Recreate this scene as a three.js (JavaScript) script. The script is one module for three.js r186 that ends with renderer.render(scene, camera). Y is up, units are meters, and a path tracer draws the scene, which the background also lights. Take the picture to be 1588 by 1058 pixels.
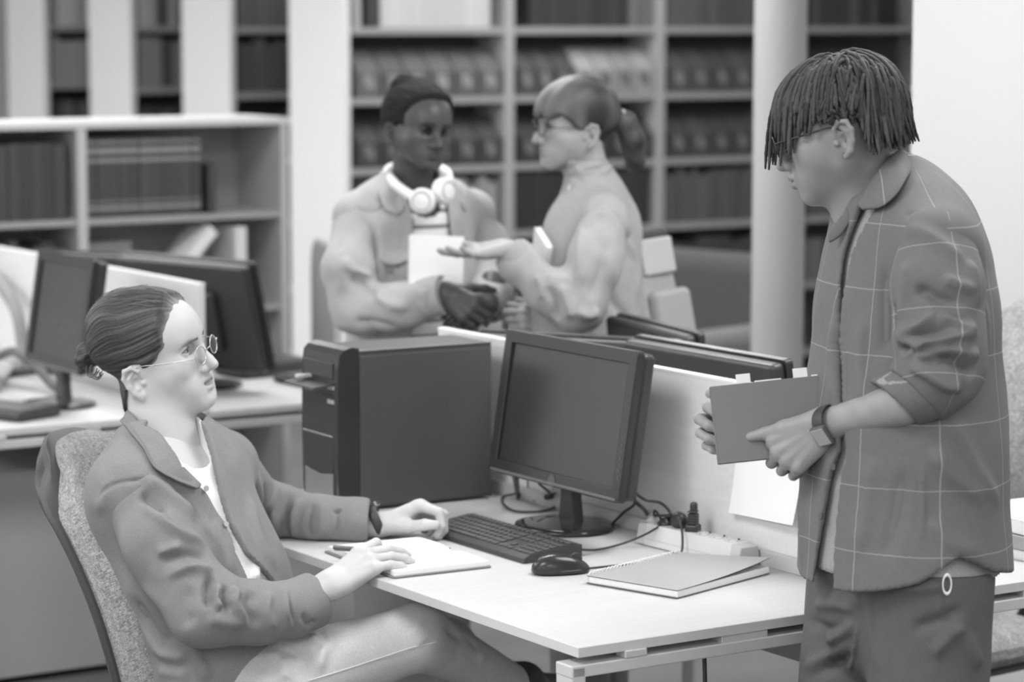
import * as THREE from 'three';
import { RoundedBoxGeometry } from 'three/addons/geometries/RoundedBoxGeometry.js';
import { mergeGeometries } from 'three/addons/utils/BufferGeometryUtils.js';
import { RectAreaLightUniformsLib } from 'three/addons/lights/RectAreaLightUniformsLib.js';

// ---------- camera, lamps, exposure ----------
const scene = new THREE.Scene();
scene.background = new THREE.Color(0.02, 0.02, 0.02);
const FOC = 4240, PITCH = Math.atan(502 / FOC), EYE = 1.78;          // focal length in pixels of the 1588x1058 picture
const camera = new THREE.PerspectiveCamera(2 * Math.atan(529 / FOC) * 180 / Math.PI, 1588 / 1058, 0.05, 60);
camera.position.set(0, EYE, 0);
camera.rotation.set(-PITCH, 0, 0);
camera.focus = 4.8; camera.userData.fStop = 3.3;
camera.updateMatrixWorld();
const renderer = new THREE.WebGLRenderer();
renderer.toneMapping = THREE.LinearToneMapping;
renderer.toneMappingExposure = 1.0;
renderer.shadowMap.enabled = true;
RectAreaLightUniformsLib.init();
const TH = 32.72 * Math.PI / 180, CO = Math.cos(TH), SI = Math.sin(TH);
const DX = 0.1103, DZ = -4.4507;                                     // near corner of the front bench
// bench frame: u across the bench (to the right and back), v along it (away from the camera)
const W = (u, v, y = 0) => new THREE.Vector3(DX + u * CO - v * SI, y, DZ - u * SI - v * CO);
const ROOM = { u0: -6.0, u1: 9.0, v0: -7.5, v1: 12.5, h: 3.0 };
const LIGHT = 6.6;
function ceilingLights() {
  const frame = M(0.75, 0.5), glow = new THREE.MeshStandardMaterial({ color: 0x888888, emissive: 0xffffff, emissiveIntensity: 1.6, roughness: 0.6 });
  let n = 0;
  for (const [u, v, k] of [[-4.6, -5.6, 1.6], [-1.6, -5.6, 1.4], [1.4, -5.6, 1.2], [4.4, -5.6, .9], [-4.6, -2.8, 1.5], [-1.6, -2.8, 1.1], [1.4, -2.8, .8], [4.4, -2.8, .7], [-4.6, 0.1, 1.5], [-1.7, 0.1, 1.7], [1.4, 0.1, 1.8], [4.4, 0.1, .8],
    [-4.6, 3.0, .6], [-1.6, 3.0, .5], [1.4, 3.0, 1.5], [4.4, 3.0, .8], [-4.6, 5.9, 4.6], [-1.6, 5.9, 2.2], [1.4, 5.9, 1.4], [4.4, 5.9, 1], [-4.0, 9, 6], [0, 9, 2]]) {
    const t = thing('ceiling_light', n++ ? 'flat square ceiling light panel' : 'flat square ceiling light panel', 'lamp', W(u, v, ROOM.h), TH, 'ceiling light panels');
    add('frame', [box(1.26, 0.03, 1.26, 0, -0.016, 0)], frame, t);
    add('diffuser', [box(1.2, 0.012, 1.2, 0, -0.036, 0)], glow, t);
    const L = new THREE.RectAreaLight(0xffffff, LIGHT * k, 1.2, 1.2);
    L.position.copy(W(u, v, ROOM.h - 0.05)); L.rotation.set(-Math.PI / 2, 0, 0); L.rotation.order = 'YXZ'; L.rotation.y = TH;
    L.castShadow = true; L.name = 'ceiling_lamp'; scene.add(L);
  }
}

// ---------- helpers ----------
let seed = 12345;
const rnd = () => { seed = (seed * 1664525 + 1013904223) >>> 0; return seed / 4294967296; };
const rr = (a, b) => a + (b - a) * rnd();
const hash = (x, y, z) => { let h = Math.imul(x | 0, 374761393) + Math.imul(y | 0, 668265263) + Math.imul(z | 0, 2147483647 - 1640531527) | 0; h = Math.imul(h ^ (h >>> 13), 1274126177); return ((h ^ (h >>> 16)) >>> 0) / 4294967296; };
function noise(x, y, z = 0) {
  const i = Math.floor(x), j = Math.floor(y), k = Math.floor(z); x -= i; y -= j; z -= k;
  x = x * x * (3 - 2 * x); y = y * y * (3 - 2 * y); z = z * z * (3 - 2 * z);
  const l = (a, b, t) => a + (b - a) * t;
  return l(l(l(hash(i, j, k), hash(i + 1, j, k), x), l(hash(i, j + 1, k), hash(i + 1, j + 1, k), x), y), l(l(hash(i, j, k + 1), hash(i + 1, j, k + 1), x), l(hash(i, j + 1, k + 1), hash(i + 1, j + 1, k + 1), x), y), z) * 2 - 1;
}
const clamp = (x, a = 0, b = 1) => Math.min(b, Math.max(a, x)), mix = (a, b, t) => a + (b - a) * t, sst = (a, b, x) => { x = clamp((x - a) / (b - a)); return x * x * (3 - 2 * x); };
function tex(w, h, f, rx = 1, ry = rx, srgb = true) {                 // a computed tile, f(x, y) in 0..1
  const d = new Uint8Array(w * h * 4);
  for (let y = 0; y < h; y++) for (let x = 0; x < w; x++) { const v = clamp(f(x / w, y / h, x, y)) * 255; d.set([v, v, v, 255], (y * w + x) * 4); }
  const t = new THREE.DataTexture(d, w, h); t.magFilter = THREE.LinearFilter; t.wrapS = t.wrapT = THREE.RepeatWrapping; t.repeat.set(rx, ry);
  if (srgb) t.colorSpace = THREE.SRGBColorSpace; t.needsUpdate = true; return t;
}
const tile = (n, x, y, s = 0) => { const f = (a, b) => noise(a * n, b * n, s); const p = (v) => v; return mix(mix(f(x, y), f(x - 1, y), p(x)), mix(f(x, y - 1), f(x - 1, y - 1), p(x)), p(y)); };   // noise that tiles
function M(g, rough = 0.6, o = {}) { const m = new THREE.MeshPhysicalMaterial({ roughness: rough, ...o }); m.color.setRGB(g, g, g); return m; }
const used = {};
const numbered = (n) => { const k = used[n] = (used[n] ?? -1) + 1; return k ? n + '_' + String(k).padStart(3, '0') : n; };
function thing(name, label, category, pos = new THREE.Vector3(), turn = 0, group) {
  const o = new THREE.Group(); o.name = numbered(name); o.position.copy(pos); o.rotation.y = turn; scene.add(o);
  o.userData = { label, category }; if (group) o.userData.group = group; return o;
}
function tag(o, label, category, group) { Object.assign(o.userData, { label, category }); if (group) o.userData.group = group; return o; }
function metreUV(g) {                                                  // box projection, uv in metres
  const p = g.attributes.position, n = g.attributes.normal, uv = new Float32Array(p.count * 2);
  for (let i = 0; i < p.count; i++) {
    const a = Math.abs(n.getX(i)), b = Math.abs(n.getY(i)), c = Math.abs(n.getZ(i));
    const [s, t] = b >= a && b >= c ? [p.getX(i), p.getZ(i)] : a >= c ? [p.getZ(i), p.getY(i)] : [p.getX(i), p.getY(i)];
    uv[i * 2] = s; uv[i * 2 + 1] = t;
  }
  g.setAttribute('uv', new THREE.BufferAttribute(uv, 2)); return g;
}
function box(w, h, d, x = 0, y = 0, z = 0, r = 0.002, s = 1) {
  r = Math.min(r, w / 2.01, h / 2.01, d / 2.01);
  const g = r > 0 ? new RoundedBoxGeometry(w, h, d, s, r) : new THREE.BoxGeometry(w, h, d);
  return metreUV(g.translate(x, y, z));
}
const clean = (g) => { const q = g.index ? g.toNonIndexed() : g; for (const k of Object.keys(q.attributes)) if (!['position', 'normal', 'uv'].includes(k)) q.deleteAttribute(k); if (!q.attributes.uv) metreUV(q); return q; };
const merge = (gs) => gs.length === 1 ? gs[0] : mergeGeometries(gs.map(clean));
function add(name, geos, m, parent = scene) {
  const o = new THREE.Mesh(merge(Array.isArray(geos) ? geos : [geos]), m);
  o.name = parent === scene ? numbered(name) : name; o.castShadow = o.receiveShadow = true; parent.add(o); return o;
}
function struct(name, geos, m, parent = scene) { const o = add(name, geos, m, parent); if (parent === scene) { o.name = name; o.userData.kind = 'structure'; } return o; }
function tube(pts, r, closed = false, seg = 8, n) {
  const c = new THREE.CatmullRomCurve3(pts.map((p) => p.isVector3 ? p : new THREE.Vector3(...p)), closed, 'centripetal');
  return new THREE.TubeGeometry(c, n ?? Math.max(8, pts.length * 8), r, seg, closed);
}
function lathe(pts, seg = 40) { return new THREE.LatheGeometry(pts.map((p) => new THREE.Vector2(...p)), seg); }
function prism(pts, depth, bevel = 0, o = {}) {                        // outline in x, y, extruded along z
  const s = new THREE.Shape(pts.map((p) => new THREE.Vector2(...p)));
  return new THREE.ExtrudeGeometry(s, { depth, bevelEnabled: bevel > 0, bevelSize: bevel, bevelThickness: bevel, bevelSegments: 2, curveSegments: 16, ...o });
}
function roundShape(w, h, r) {
  const s = new THREE.Shape(), a = w / 2, b = h / 2;
  s.moveTo(-a + r, -b); s.lineTo(a - r, -b); s.quadraticCurveTo(a, -b, a, -b + r); s.lineTo(a, b - r); s.quadraticCurveTo(a, b, a - r, b); s.lineTo(-a + r, b); s.quadraticCurveTo(-a, b, -a, b - r); s.lineTo(-a, -b + r); s.quadraticCurveTo(-a, -b, -a + r, -b);
  return s;
}
// a picture point at a depth along the optical axis, or where it meets the height y
const CP = Math.cos(PITCH), SP = Math.sin(PITCH);
const ray = (px, py) => { const x = (px - 794) / FOC, y = (529 - py) / FOC; return [x, y * CP - SP, -y * SP - CP]; };
const at = (px, py, d) => { const r = ray(px, py); return new THREE.Vector3(r[0] * d, EYE + r[1] * d, r[2] * d); };
const onY = (px, py, y) => { const r = ray(px, py); return at(px, py, (y - EYE) / r[1]); };

// ---------- materials ----------
const grainTex = tex(512, 512, (x, y) => 0.965 + 0.012 * tile(5, x, y, 1) + 0.012 * noise(y * 60 + 3 * noise(x * 3, y * 2), x * 4, 2) + 0.01 * noise(x * 200, y * 30), 2, 2);
const fabricTex = tex(512, 512, (x, y, i, j) => { const a = hash(i >> 1, j >> 3, 1), b = hash(i >> 3, j >> 1, 2); return 0.78 + 0.2 * (a - .5) + 0.26 * (b - .5) + 0.16 * (hash(i, j, 3) - .5) + .05 * noise(x * 20, y * 20); }, 3.2, 3.2);
const fabricBump = tex(256, 256, (x, y, i, j) => 0.5 + 0.5 * Math.sin(i * Math.PI / 4) * Math.sin(j * Math.PI / 4) * .5 + .25 * (hash(i, j, 9) - .5), 8, 8, false);
const speckle = tex(256, 256, (x, y, i, j) => 0.9 + 0.1 * hash(i, j, 4), 3, 3);
const carpetTex = tex(256, 256, (x, y, i, j) => 0.78 + 0.16 * hash(i, j, 5) + .06 * tile(6, x, y), 1.5, 1.5);
const plasterBump = tex(256, 256, (x, y, i, j) => 0.5 + 0.3 * tile(24, x, y) + .2 * tile(60, x, y, 3), 1, 1, false);
const MT = {
  laminate: M(0.6, 0.42, { map: grainTex }), edge: M(0.62, 0.5), frame: M(0.62, 0.4, { metalness: 0.1 }), divider: M(0.86, 0.5, { map: grainTex }), dividerCap: M(0.9, 0.45),
  black: M(0.038, 0.34), blackGloss: M(0.034, 0.22, { specularIntensity: 0.7 }), blackMatte: M(0.042, 0.5), screen: M(0.034, 0.2), caseSteel: M(0.064, 0.42), grey: M(0.3, 0.5), lightGrey: M(0.55, 0.5), white: M(0.82, 0.5), paper: M(0.93, 0.8), chrome: M(0.6, 0.25, { metalness: 0.9 }),
  fabric: M(0.55, 0.95, { map: fabricTex, bumpMap: fabricBump, bumpScale: 0.0012 }), plasticDark: M(0.05, 0.55), wood: M(0.5, 0.55, { map: grainTex }), shelf: M(0.36, 0.55), shelfBack: M(0.17, 0.7), wall: M(0.8, 0.8, { bumpMap: plasterBump, bumpScale: 0.001 }), carpet: M(0.2, 1, { map: carpetTex }), ceiling: M(0.82, 0.9),
};

// ---------- room ----------
function room() {
  const { u0, u1, v0, v1, h } = ROOM, cu = (u0 + u1) / 2, cv = (v0 + v1) / 2, lu = u1 - u0, lv = v1 - v0, T = 0.2;
  const put = (o) => { o.position.copy(W(cu, cv, 0)); o.rotation.y = TH; return o; };
  put(struct('floor', [box(lu + 2 * T, 0.1, lv + 2 * T, 0, -0.05, 0, 0)], MT.carpet));
  put(struct('ceiling', [box(lu + 2 * T, 0.1, lv + 2 * T, 0, h + 0.05, 0, 0)], MT.ceiling));
  put(struct('wall_left', [box(T, h, lv, -lu / 2 - T / 2, h / 2, 0, 0)], MT.wall));
  put(struct('wall_right', [box(T, h, lv, lu / 2 + T / 2, h / 2, 0, 0)], MT.wall));
  put(struct('wall_back', [box(lu + 2 * T, h, T, 0, h / 2, -lv / 2 - T / 2, 0)], MT.wall));
  put(struct('wall_front', [box(lu + 2 * T, h, T, 0, h / 2, lv / 2 + T / 2, 0)], MT.wall));
  // the wide white pier on the right and the slim round post
  const p = struct('wall_pier', [box(1.6, h, 0.3, 0.8, h / 2, -0.15, 0.01)], M(0.72, 0.8, { bumpMap: plasterBump, bumpScale: 0.001 }));
  p.position.copy(at(1411, 300, 7.0)).setY(0); p.rotation.y = -0.16;
  const c = struct('column_round', [lathe([[0.0785, 0], [0.0785, h]], 40)], M(0.42, 0.7, { bumpMap: plasterBump, bumpScale: 0.002 }));
  c.position.copy(at(1207.5, 300, 8.2)).setY(0);
}

// ---------- benches ----------
function bench(v, label) {
  const t = thing('office_desk', label, 'desk', W(0, v), TH), L = 1.6, HW = 0.688;
  for (const s of [0, 1]) {
    const x = s ? HW + 0.024 + HW / 2 : HW / 2;
    const top = add('tabletop', [box(HW, 0.0175, L, x, 0.74 - 0.00875, -L / 2, 0.0012)], MT.laminate, t);
    add('edge_band', [box(HW + 0.0008, 0.0168, 0.0016, x, 0.74 - 0.0092, 0.0004, 0.0004), box(0.0016, 0.0168, L, s ? x + HW / 2 : x - HW / 2, 0.74 - 0.0092, -L / 2, 0.0004)], MT.edge, top);
  }
  const WT = HW * 2 + 0.024;
  for (const z of [-0.022, -L + 0.03]) {
    const f = add('end_frame', [box(WT + 0.03, 0.022, 0.05, WT / 2, 0.699, z, 0.003), box(WT - 0.1, 0.02, 0.02, WT / 2, 0.708, z - 0.03, 0.002), box(0.1, 0.02, 0.04, 0.35, 0.715, z, 0.002), box(0.1, 0.02, 0.04, WT - 0.35, 0.715, z, 0.002)], MT.frame, t);
    for (const x of [0.0, WT]) add('leg', [box(0.028, 0.705, 0.05, x, 0.355, z, 0.003), box(0.04, 0.012, 0.06, x, 0.006, z, 0.002)], MT.frame, t);
    for (const x of [0.115, WT - 0.12]) add('spacer', [box(0.045, 0.013, 0.03, x, 0.7165, z + 0.012, 0.002)], MT.lightGrey, f);
  }
  for (const x of [0.4, WT - 0.4]) add('beam', [box(0.05, 0.03, L - 0.1, x, 0.7, -L / 2, 0.002)], MT.frame, t);
  const d = add('divider', [box(0.018, 0.5, L - 0.02, HW + 0.012, 0.828, -L / 2, 0.001)], MT.divider, t);
  add('divider_cap', [box(0.02, 0.006, L - 0.018, HW + 0.012, 1.079, -L / 2, 0.001)], MT.dividerCap, d);
  for (const s of [-1, 1]) add('divider_rail', [box(0.014, 0.03, L - 0.03, HW + 0.012 + s * 0.016, 0.755, -L / 2, 0.002)], MT.lightGrey, d);
  add('cable_tray', [box(0.16, 0.004, L - 0.3, HW + 0.012, 0.6, -L / 2, 0), box(0.004, 0.07, L - 0.3, HW - 0.068, 0.635, -L / 2, 0), box(0.004, 0.07, L - 0.3, HW + 0.092, 0.635, -L / 2, 0)], MT.grey, t);
  return t;
}

// a flat monitor: screen towards -x (before turning), foot at the origin, width along z
function monitor(label, pos, turn, { w = 0.495, h = 0.3, up = 0.1, tilt = 9, shift = 0, side = 0, group, sticker = true } = {}) {
  const t = thing('computer_monitor', label, 'monitor', pos, turn, group);
  const foot = lathe([[0, 0], [0.118, 0], [0.122, 0.004], [0.12, 0.009], [0.1, 0.013], [0.03, 0.019], [0, 0.02]], 48).scale(0.82, 1, 0.9).translate(0, 0.001, 0);
  add('base', [foot], MT.mirrorBlack ??= M(0.03, 0.07), t);
  const nk = add('neck', [prism([[-0.028, 0], [0.028, 0], [0.02, 0.05], [0.02, up + 0.11], [-0.02, up + 0.11], [-0.02, 0.05]], 0.018, 0.003)], MT.black, t);
  nk.rotation.y = -Math.PI / 2; nk.position.set(0.025, 0.014, 0); nk.rotation.order = 'YXZ';
  const head = new THREE.Group(); head.name = 'display'; t.add(head);
  head.position.set(-0.006 + shift, up, side); head.rotation.z = -tilt * Math.PI / 180;
  const bez = (W2, H2, w2, h2, dep) => { const s = roundShape(W2, H2, 0.008); s.holes.push(roundShape(w2, h2, 0.002)); return new THREE.ExtrudeGeometry(s, { depth: dep, bevelEnabled: true, bevelSize: 0.0025, bevelThickness: 0.0025, bevelSegments: 3 }); };
  const fr = bez(w - 0.005, h - 0.005, w - 0.05, h - 0.052, 0.013).rotateY(-Math.PI / 2).translate(0, h / 2, 0);
  add('bezel', [fr], MT.blackGloss, head);
  add('chin_strip', [box(0.004, 0.006, w - 0.02, -0.0155, 0.006, 0, 0.0015)], MT.chin ??= M(0.13, 0.35), head);
  add('screen', [box(0.006, h - 0.046, w - 0.044, -0.006, h / 2, 0, 0.0004)], MT.screen, head);
  const shell = new RoundedBoxGeometry(0.034, h - 0.008, w - 0.008, 3, 0.012).translate(0.018, h / 2, 0);
  add('back_shell', [shell, new RoundedBoxGeometry(0.03, h * 0.55, w * 0.5, 3, 0.013).translate(0.042, h * 0.47, 0)], MT.black, head);
  if (sticker) add('round_sticker', [new THREE.CylinderGeometry(0.0125, 0.0125, 0.0012, 24).rotateZ(Math.PI / 2).translate(-0.0162, 0.0125, 0.002)], MT.plasticGrey ??= M(0.085, 0.5), head);
  const bm = M(0.14, 0.4); for (let i = 0; i < 7; i++) add('button', [box(0.002, 0.0065, 0.0022, -0.0158, 0.05 + i * 0.0125, w / 2 - 0.0115, 0.0006)], bm, head);
  return t;
}

function tower(label, pos, turn) {
  const t = thing('computer_tower', label, 'computer', pos, turn);
  const h = 0.343, w = 0.168, l = 0.325;                                // x: 0 front .. l back, z: 0 near side .. -w
  add('case', [box(l, h - 0.006, w, l / 2, h / 2 - 0.001, -w / 2, 0.003)], MT.caseSteel, t);
  add('side_panel', [box(l - 0.004, h - 0.022, 0.003, l / 2, h / 2 - 0.004, 0.001, 0.001)], MT.caseSteel, t);
  add('top_rim', [box(l - 0.002, 0.004, 0.004, l / 2, h - 0.004, 0.0005, 0.0012)], M(0.2, 0.35, { metalness: 0.4 }), t);
  const out = [[0, 0], [0.045, 0], [0.045, h + 0.001], [0.03, h + 0.003], [0.012, h - 0.002], [0.002, h - 0.012], [-0.002, h - 0.04], [-0.004, h * 0.5], [-0.002, 0.05]];
  const fr = add('front_bezel', [prism(out.map(([x, y]) => [x - 0.045, y]), w - 0.004, 0.002).translate(0, 0, -w + 0.002)], MT.blackGloss, t);
  const rec = (y, hh) => box(0.004, hh, w - 0.034, -0.049, y, -w / 2 - 0.004, 0.001);
  add('drive_bay_cover', [rec(0.296, 0.034)], MT.black, fr);
  add('drive_bay_cover', [rec(0.216, 0.06)], MT.blackGloss, fr);
  add('drive_bay_cover', [rec(0.125, 0.1)], MT.blackGloss, fr);
  const p = add('flap', [prism([[0, 0], [0.05, 0.006], [0.05, 0.009], [0, 0.004]], w - 0.03).translate(-0.1, 0.262, -w + 0.013)], MT.plasticDark, fr);
  add('memory_stick', [box(0.035, 0.008, 0.016, -0.066, 0.278, -w * 0.75, 0.002)], MT.lightGrey, p);
  for (const y of [0.262, 0.232]) add('badge', [box(0.003, 0.009, 0.03, -0.0505, y, -0.03, 0.001)], M(0.4, 0.4), fr);
  add('trim_line', [box(0.003, 0.002, w - 0.03, -0.052, 0.158, -w / 2 - 0.004, 0.0005)], MT.chrome, fr);
  add('lower_panel', [prism([[0, 0], [0.034, 0], [0.034, 0.066], [0.017, 0.058], [0, 0.066]].map(([x, y]) => [x * (w - 0.04) / 0.034, y]), 0.004, 0.001).rotateY(Math.PI / 2).translate(-0.052, 0.012, -0.02)], M(0.16, 0.35), fr);
  return t;
}

function keyboard(label, pos, turn) {                                  // x along the rows to the right (user view), z towards the user
  const t = thing('keyboard', label, 'keyboard', pos, turn), Lk = 0.386, Wk = 0.13;
  const side = prism([[0, 0], [Wk, 0], [Wk, 0.02], [Wk - 0.02, 0.024], [0.03, 0.014], [0.012, 0.012], [0, 0.006]], Lk - 0.004, 0.002).rotateY(-Math.PI / 2).rotateY(Math.PI).translate(-Lk / 2 + 0.002, 0.002, 0);
  add('body', [side], MT.black, t);
  const key = (w) => new RoundedBoxGeometry(w, 0.007, 0.0135, 2, 0.0022).rotateX(0.1), shapes = {};
  const km = M(0.045, 0.4);
  const rows = [[0.021, Array(15).fill(1)], [0.045, [...Array(13).fill(1), 2]], [0.064, [1.5, ...Array(12).fill(1), 1.5]], [0.083, [1.8, ...Array(11).fill(1), 2.2]], [0.102, [2.3, ...Array(10).fill(1), 2.7]], [0.121, [1.4, 1.2, 1.2, 6.3, 1.2, 1.2, 1.2, 1.3]]];
  const U = 0.0165;
  for (const [dz, ws] of rows) {
    let x = -Lk / 2 + 0.014; const zz = -Wk + dz * 0.87 + 0.006, yy = 0.0275 - 0.11 * (dz - 0.02);
    const put = (wd, x0) => { const k = new THREE.Mesh(shapes[wd] ??= key(wd * U - 0.0028), km); k.name = 'key'; k.castShadow = k.receiveShadow = true; k.position.set(x0 + wd * U / 2, yy, zz); t.add(k); };
    for (const wd of ws) { put(wd, x); x += wd * U; }
    if (dz !== 0.083) for (let i = 0; i < 3; i++) if (dz !== 0.102 || i === 1) put(1, -Lk / 2 + 0.014 + (15.3 + i) * U);
    for (let i = 0; i < 4; i++) put(1, -Lk / 2 + 0.014 + (18.5 + i) * U);
  }
  add('name_plate', [box(0.05, 0.0012, 0.008, 0.12, 0.0255, -Wk + 0.016, 0)], MT.lightGrey, t);
  return t;
}

function mouse(label, pos, turn) {                                     // nose towards -z
  const t = thing('computer_mouse', label, 'mouse', pos, turn);
  const g = new THREE.SphereGeometry(1, 40, 28), p = g.attributes.position;
  for (let i = 0; i < p.count; i++) {
    let x = p.getX(i), y = p.getY(i), z = p.getZ(i);
    const sq = (a, e) => Math.sign(a) * Math.pow(Math.abs(a), e);
    const wz = 0.029 * (1 + 0.12 * z), hy = y > 0 ? 0.036 * (0.86 + 0.18 * z - 0.16 * z * z) : 0.006;
    p.setXYZ(i, sq(x, 0.8) * wz, Math.max(-0.005, sq(y, y > 0 ? 0.9 : 0.5) * hy) + 0.006, sq(z, 0.85) * 0.056);
  }
  g.computeVertexNormals(); add('shell', [g], MT.blackGloss, t);
  add('scroll_wheel', [new THREE.CylinderGeometry(0.011, 0.011, 0.007, 20).rotateZ(Math.PI / 2).translate(0, 0.0265, -0.03)], MT.plasticDark, t);
  add('side_band', [new THREE.TorusGeometry(1, 0.02, 8, 48).rotateX(Math.PI / 2).scale(0.0288, 0.06, 0.0555).translate(0, 0.0085, 0)], M(0.09, 0.25), t);
  return t;
}

// ---------- office chair: seat faces +x, origin on the floor below the seat centre ----------
function chair(label, pos, turn, { seatH = 0.46, tall = 0.64, lean = 12, w = 0.47 } = {}) {
  const t = thing('office_chair', label, 'chair', pos, turn);
  const slab = (f, nu, nv, th) => {                                    // a cushion from a mid-surface f(u, v) -> [p, n], thickness th(u, v)
    const ps = [], ix = [], uv = [], N = (nu + 1) * (nv + 1);
    for (const s of [1, -1]) for (let j = 0; j <= nv; j++) for (let i = 0; i <= nu; i++) { const u = i / nu, v = j / nv, [p, n] = f(u, v), h = th(u, v) / 2; ps.push(p[0] + n[0] * h * s, p[1] + n[1] * h * s, p[2] + n[2] * h * s); uv.push(u * w, v * tall); }
    const q = (a, b, c, d) => ix.push(a, b, c, a, c, d), id = (s, i, j) => s * N + j * (nu + 1) + i;
    for (let j = 0; j < nv; j++) for (let i = 0; i < nu; i++) { q(id(0, i, j), id(0, i + 1, j), id(0, i + 1, j + 1), id(0, i, j + 1)); q(id(1, i, j), id(1, i, j + 1), id(1, i + 1, j + 1), id(1, i + 1, j)); }
    const side = (list) => { const s0 = ps.length / 3; list.forEach(([x, y], k) => { for (const m of [x, y]) { ps.push(ps[m * 3], ps[m * 3 + 1], ps[m * 3 + 2]); uv.push(k * 0.02, m === x ? 0 : 0.03); } }); for (let k = 0; k < list.length; k++) { const a = s0 + 2 * k, n = s0 + 2 * ((k + 1) % list.length); q(a, n, n + 1, a + 1); } };
    const loop = []; for (let i = 0; i < nu; i++) loop.push([i, 0]); for (let j = 0; j < nv; j++) loop.push([nu, j]); for (let i = nu; i > 0; i--) loop.push([i, nv]); for (let j = nv; j > 0; j--) loop.push([0, j]);
    side(loop.map(([i, j]) => [id(1, i, j), id(0, i, j)]));
    const g = new THREE.BufferGeometry(); g.setAttribute('position', new THREE.Float32BufferAttribute(ps, 3)); g.setAttribute('uv', new THREE.Float32BufferAttribute(uv, 2)); g.setIndex(ix); g.computeVertexNormals(); return g;
  };
  const th = lean * Math.PI / 180;
  const back = (off, k) => (u, v) => {                                 // u across, v from bottom to top, rounded outline, S-curve in side view
    const a = (u - 0.5) * 2, vv = v, sup = Math.pow(Math.abs(a), 3.2);
    const half = w / 2 * k * (0.86 + 0.14 * Math.sin(Math.PI * clamp(vv * 0.85 + 0.1))) * Math.pow(1 - Math.pow(clamp((vv - 0.7) / 0.3), 2.6) * 0.42, 1);
    const y = tall * k * (vv - 0.5) + tall / 2 - 0.06 * sup * sst(0.6, 1, vv) * k;
    const curve = 0.035 * Math.sin((vv - 0.1) * Math.PI * 1.35) - 0.05 * sst(0.72, 1, vv) * 0.6 + 0.035 * a * a;
    const x = -0.235 + curve + off, X = x - (y) * Math.sin(th), Y = seatH + 0.04 + y * Math.cos(th);
    return [[X, Y, a * half], [Math.cos(th), Math.sin(th), -a * 0.18]];
  };
  const edge = (u, v, t0) => { const e = Math.min(1, Math.min(u, 1 - u, v, 1 - v) / 0.13); return t0 * (0.25 + 0.75 * Math.sqrt(1 - (1 - e) ** 2)); };
  add('backrest', [slab(back(0.0, 1), 24, 32, (u, v) => edge(u, v, 0.085))], MT.fabric, t);
  add('back_shell', [slab(back(-0.034, 1.015), 24, 32, (u, v) => edge(u, v, 0.045))], MT.plasticDark, t);
  const seat = (off, k) => (u, v) => { const a = (u - 0.5) * 2, b = (v - 0.5) * 2; const sx = 0.24 * k * Math.sqrt(1 - a * a * 0.12), sz = (w / 2 + 0.01) * k * Math.sqrt(1 - b * b * 0.12); return [[b * sx + 0.01, seatH - 0.03 + off - 0.03 * sst(0.75, 1, v), a * sz], [0, 1, 0]]; };
  add('seat', [slab((u, v) => { const r = seat(0, 1)(u, 1 - v); r[0][0] = -r[0][0] + 0.02; return r; }, 24, 24, (u, v) => edge(u, v, 0.085))], MT.fabric, t);
  add('seat_pan', [slab((u, v) => { const r = seat(-0.04, 0.97)(u, 1 - v); r[0][0] = -r[0][0] + 0.02; return r; }, 24, 24, (u, v) => edge(u, v, 0.03))], MT.plasticDark, t);
  add('back_bracket', [tube([[-0.05, seatH - 0.09, 0], [-0.22, seatH - 0.09, 0], [-0.31, seatH - 0.02, 0], [-0.36, seatH + 0.2, 0]], 0.022)], MT.plasticDark, t);
  add('gas_lift', [lathe([[0.03, 0.09], [0.03, seatH - 0.24], [0.018, seatH - 0.24], [0.018, seatH - 0.06], [0.08, seatH - 0.06], [0.08, seatH - 0.07]], 20)], MT.black, t);
  for (let k = 0; k < 5; k++) {
    const a = k / 5 * Math.PI * 2 + 0.4, c = Math.cos(a), s = Math.sin(a);
    const leg = add('leg', [tube([[0, 0.13, 0], [c * 0.15, 0.11, s * 0.15], [c * 0.3, 0.075, s * 0.3]], 0.02)], MT.plasticDark, t);
    add('caster', [new THREE.CylinderGeometry(0.028, 0.028, 0.022, 16).rotateX(Math.PI / 2).rotateY(-a).translate(c * 0.3 - s * 0.016, 0.028, s * 0.3 + c * 0.016), new THREE.CylinderGeometry(0.028, 0.028, 0.022, 16).rotateX(Math.PI / 2).rotateY(-a).translate(c * 0.3 + s * 0.016, 0.028, s * 0.3 - c * 0.016), new THREE.CylinderGeometry(0.01, 0.01, 0.05, 10).translate(c * 0.3, 0.06, s * 0.3)], MT.black, leg);
  }
  return t;
}

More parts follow.
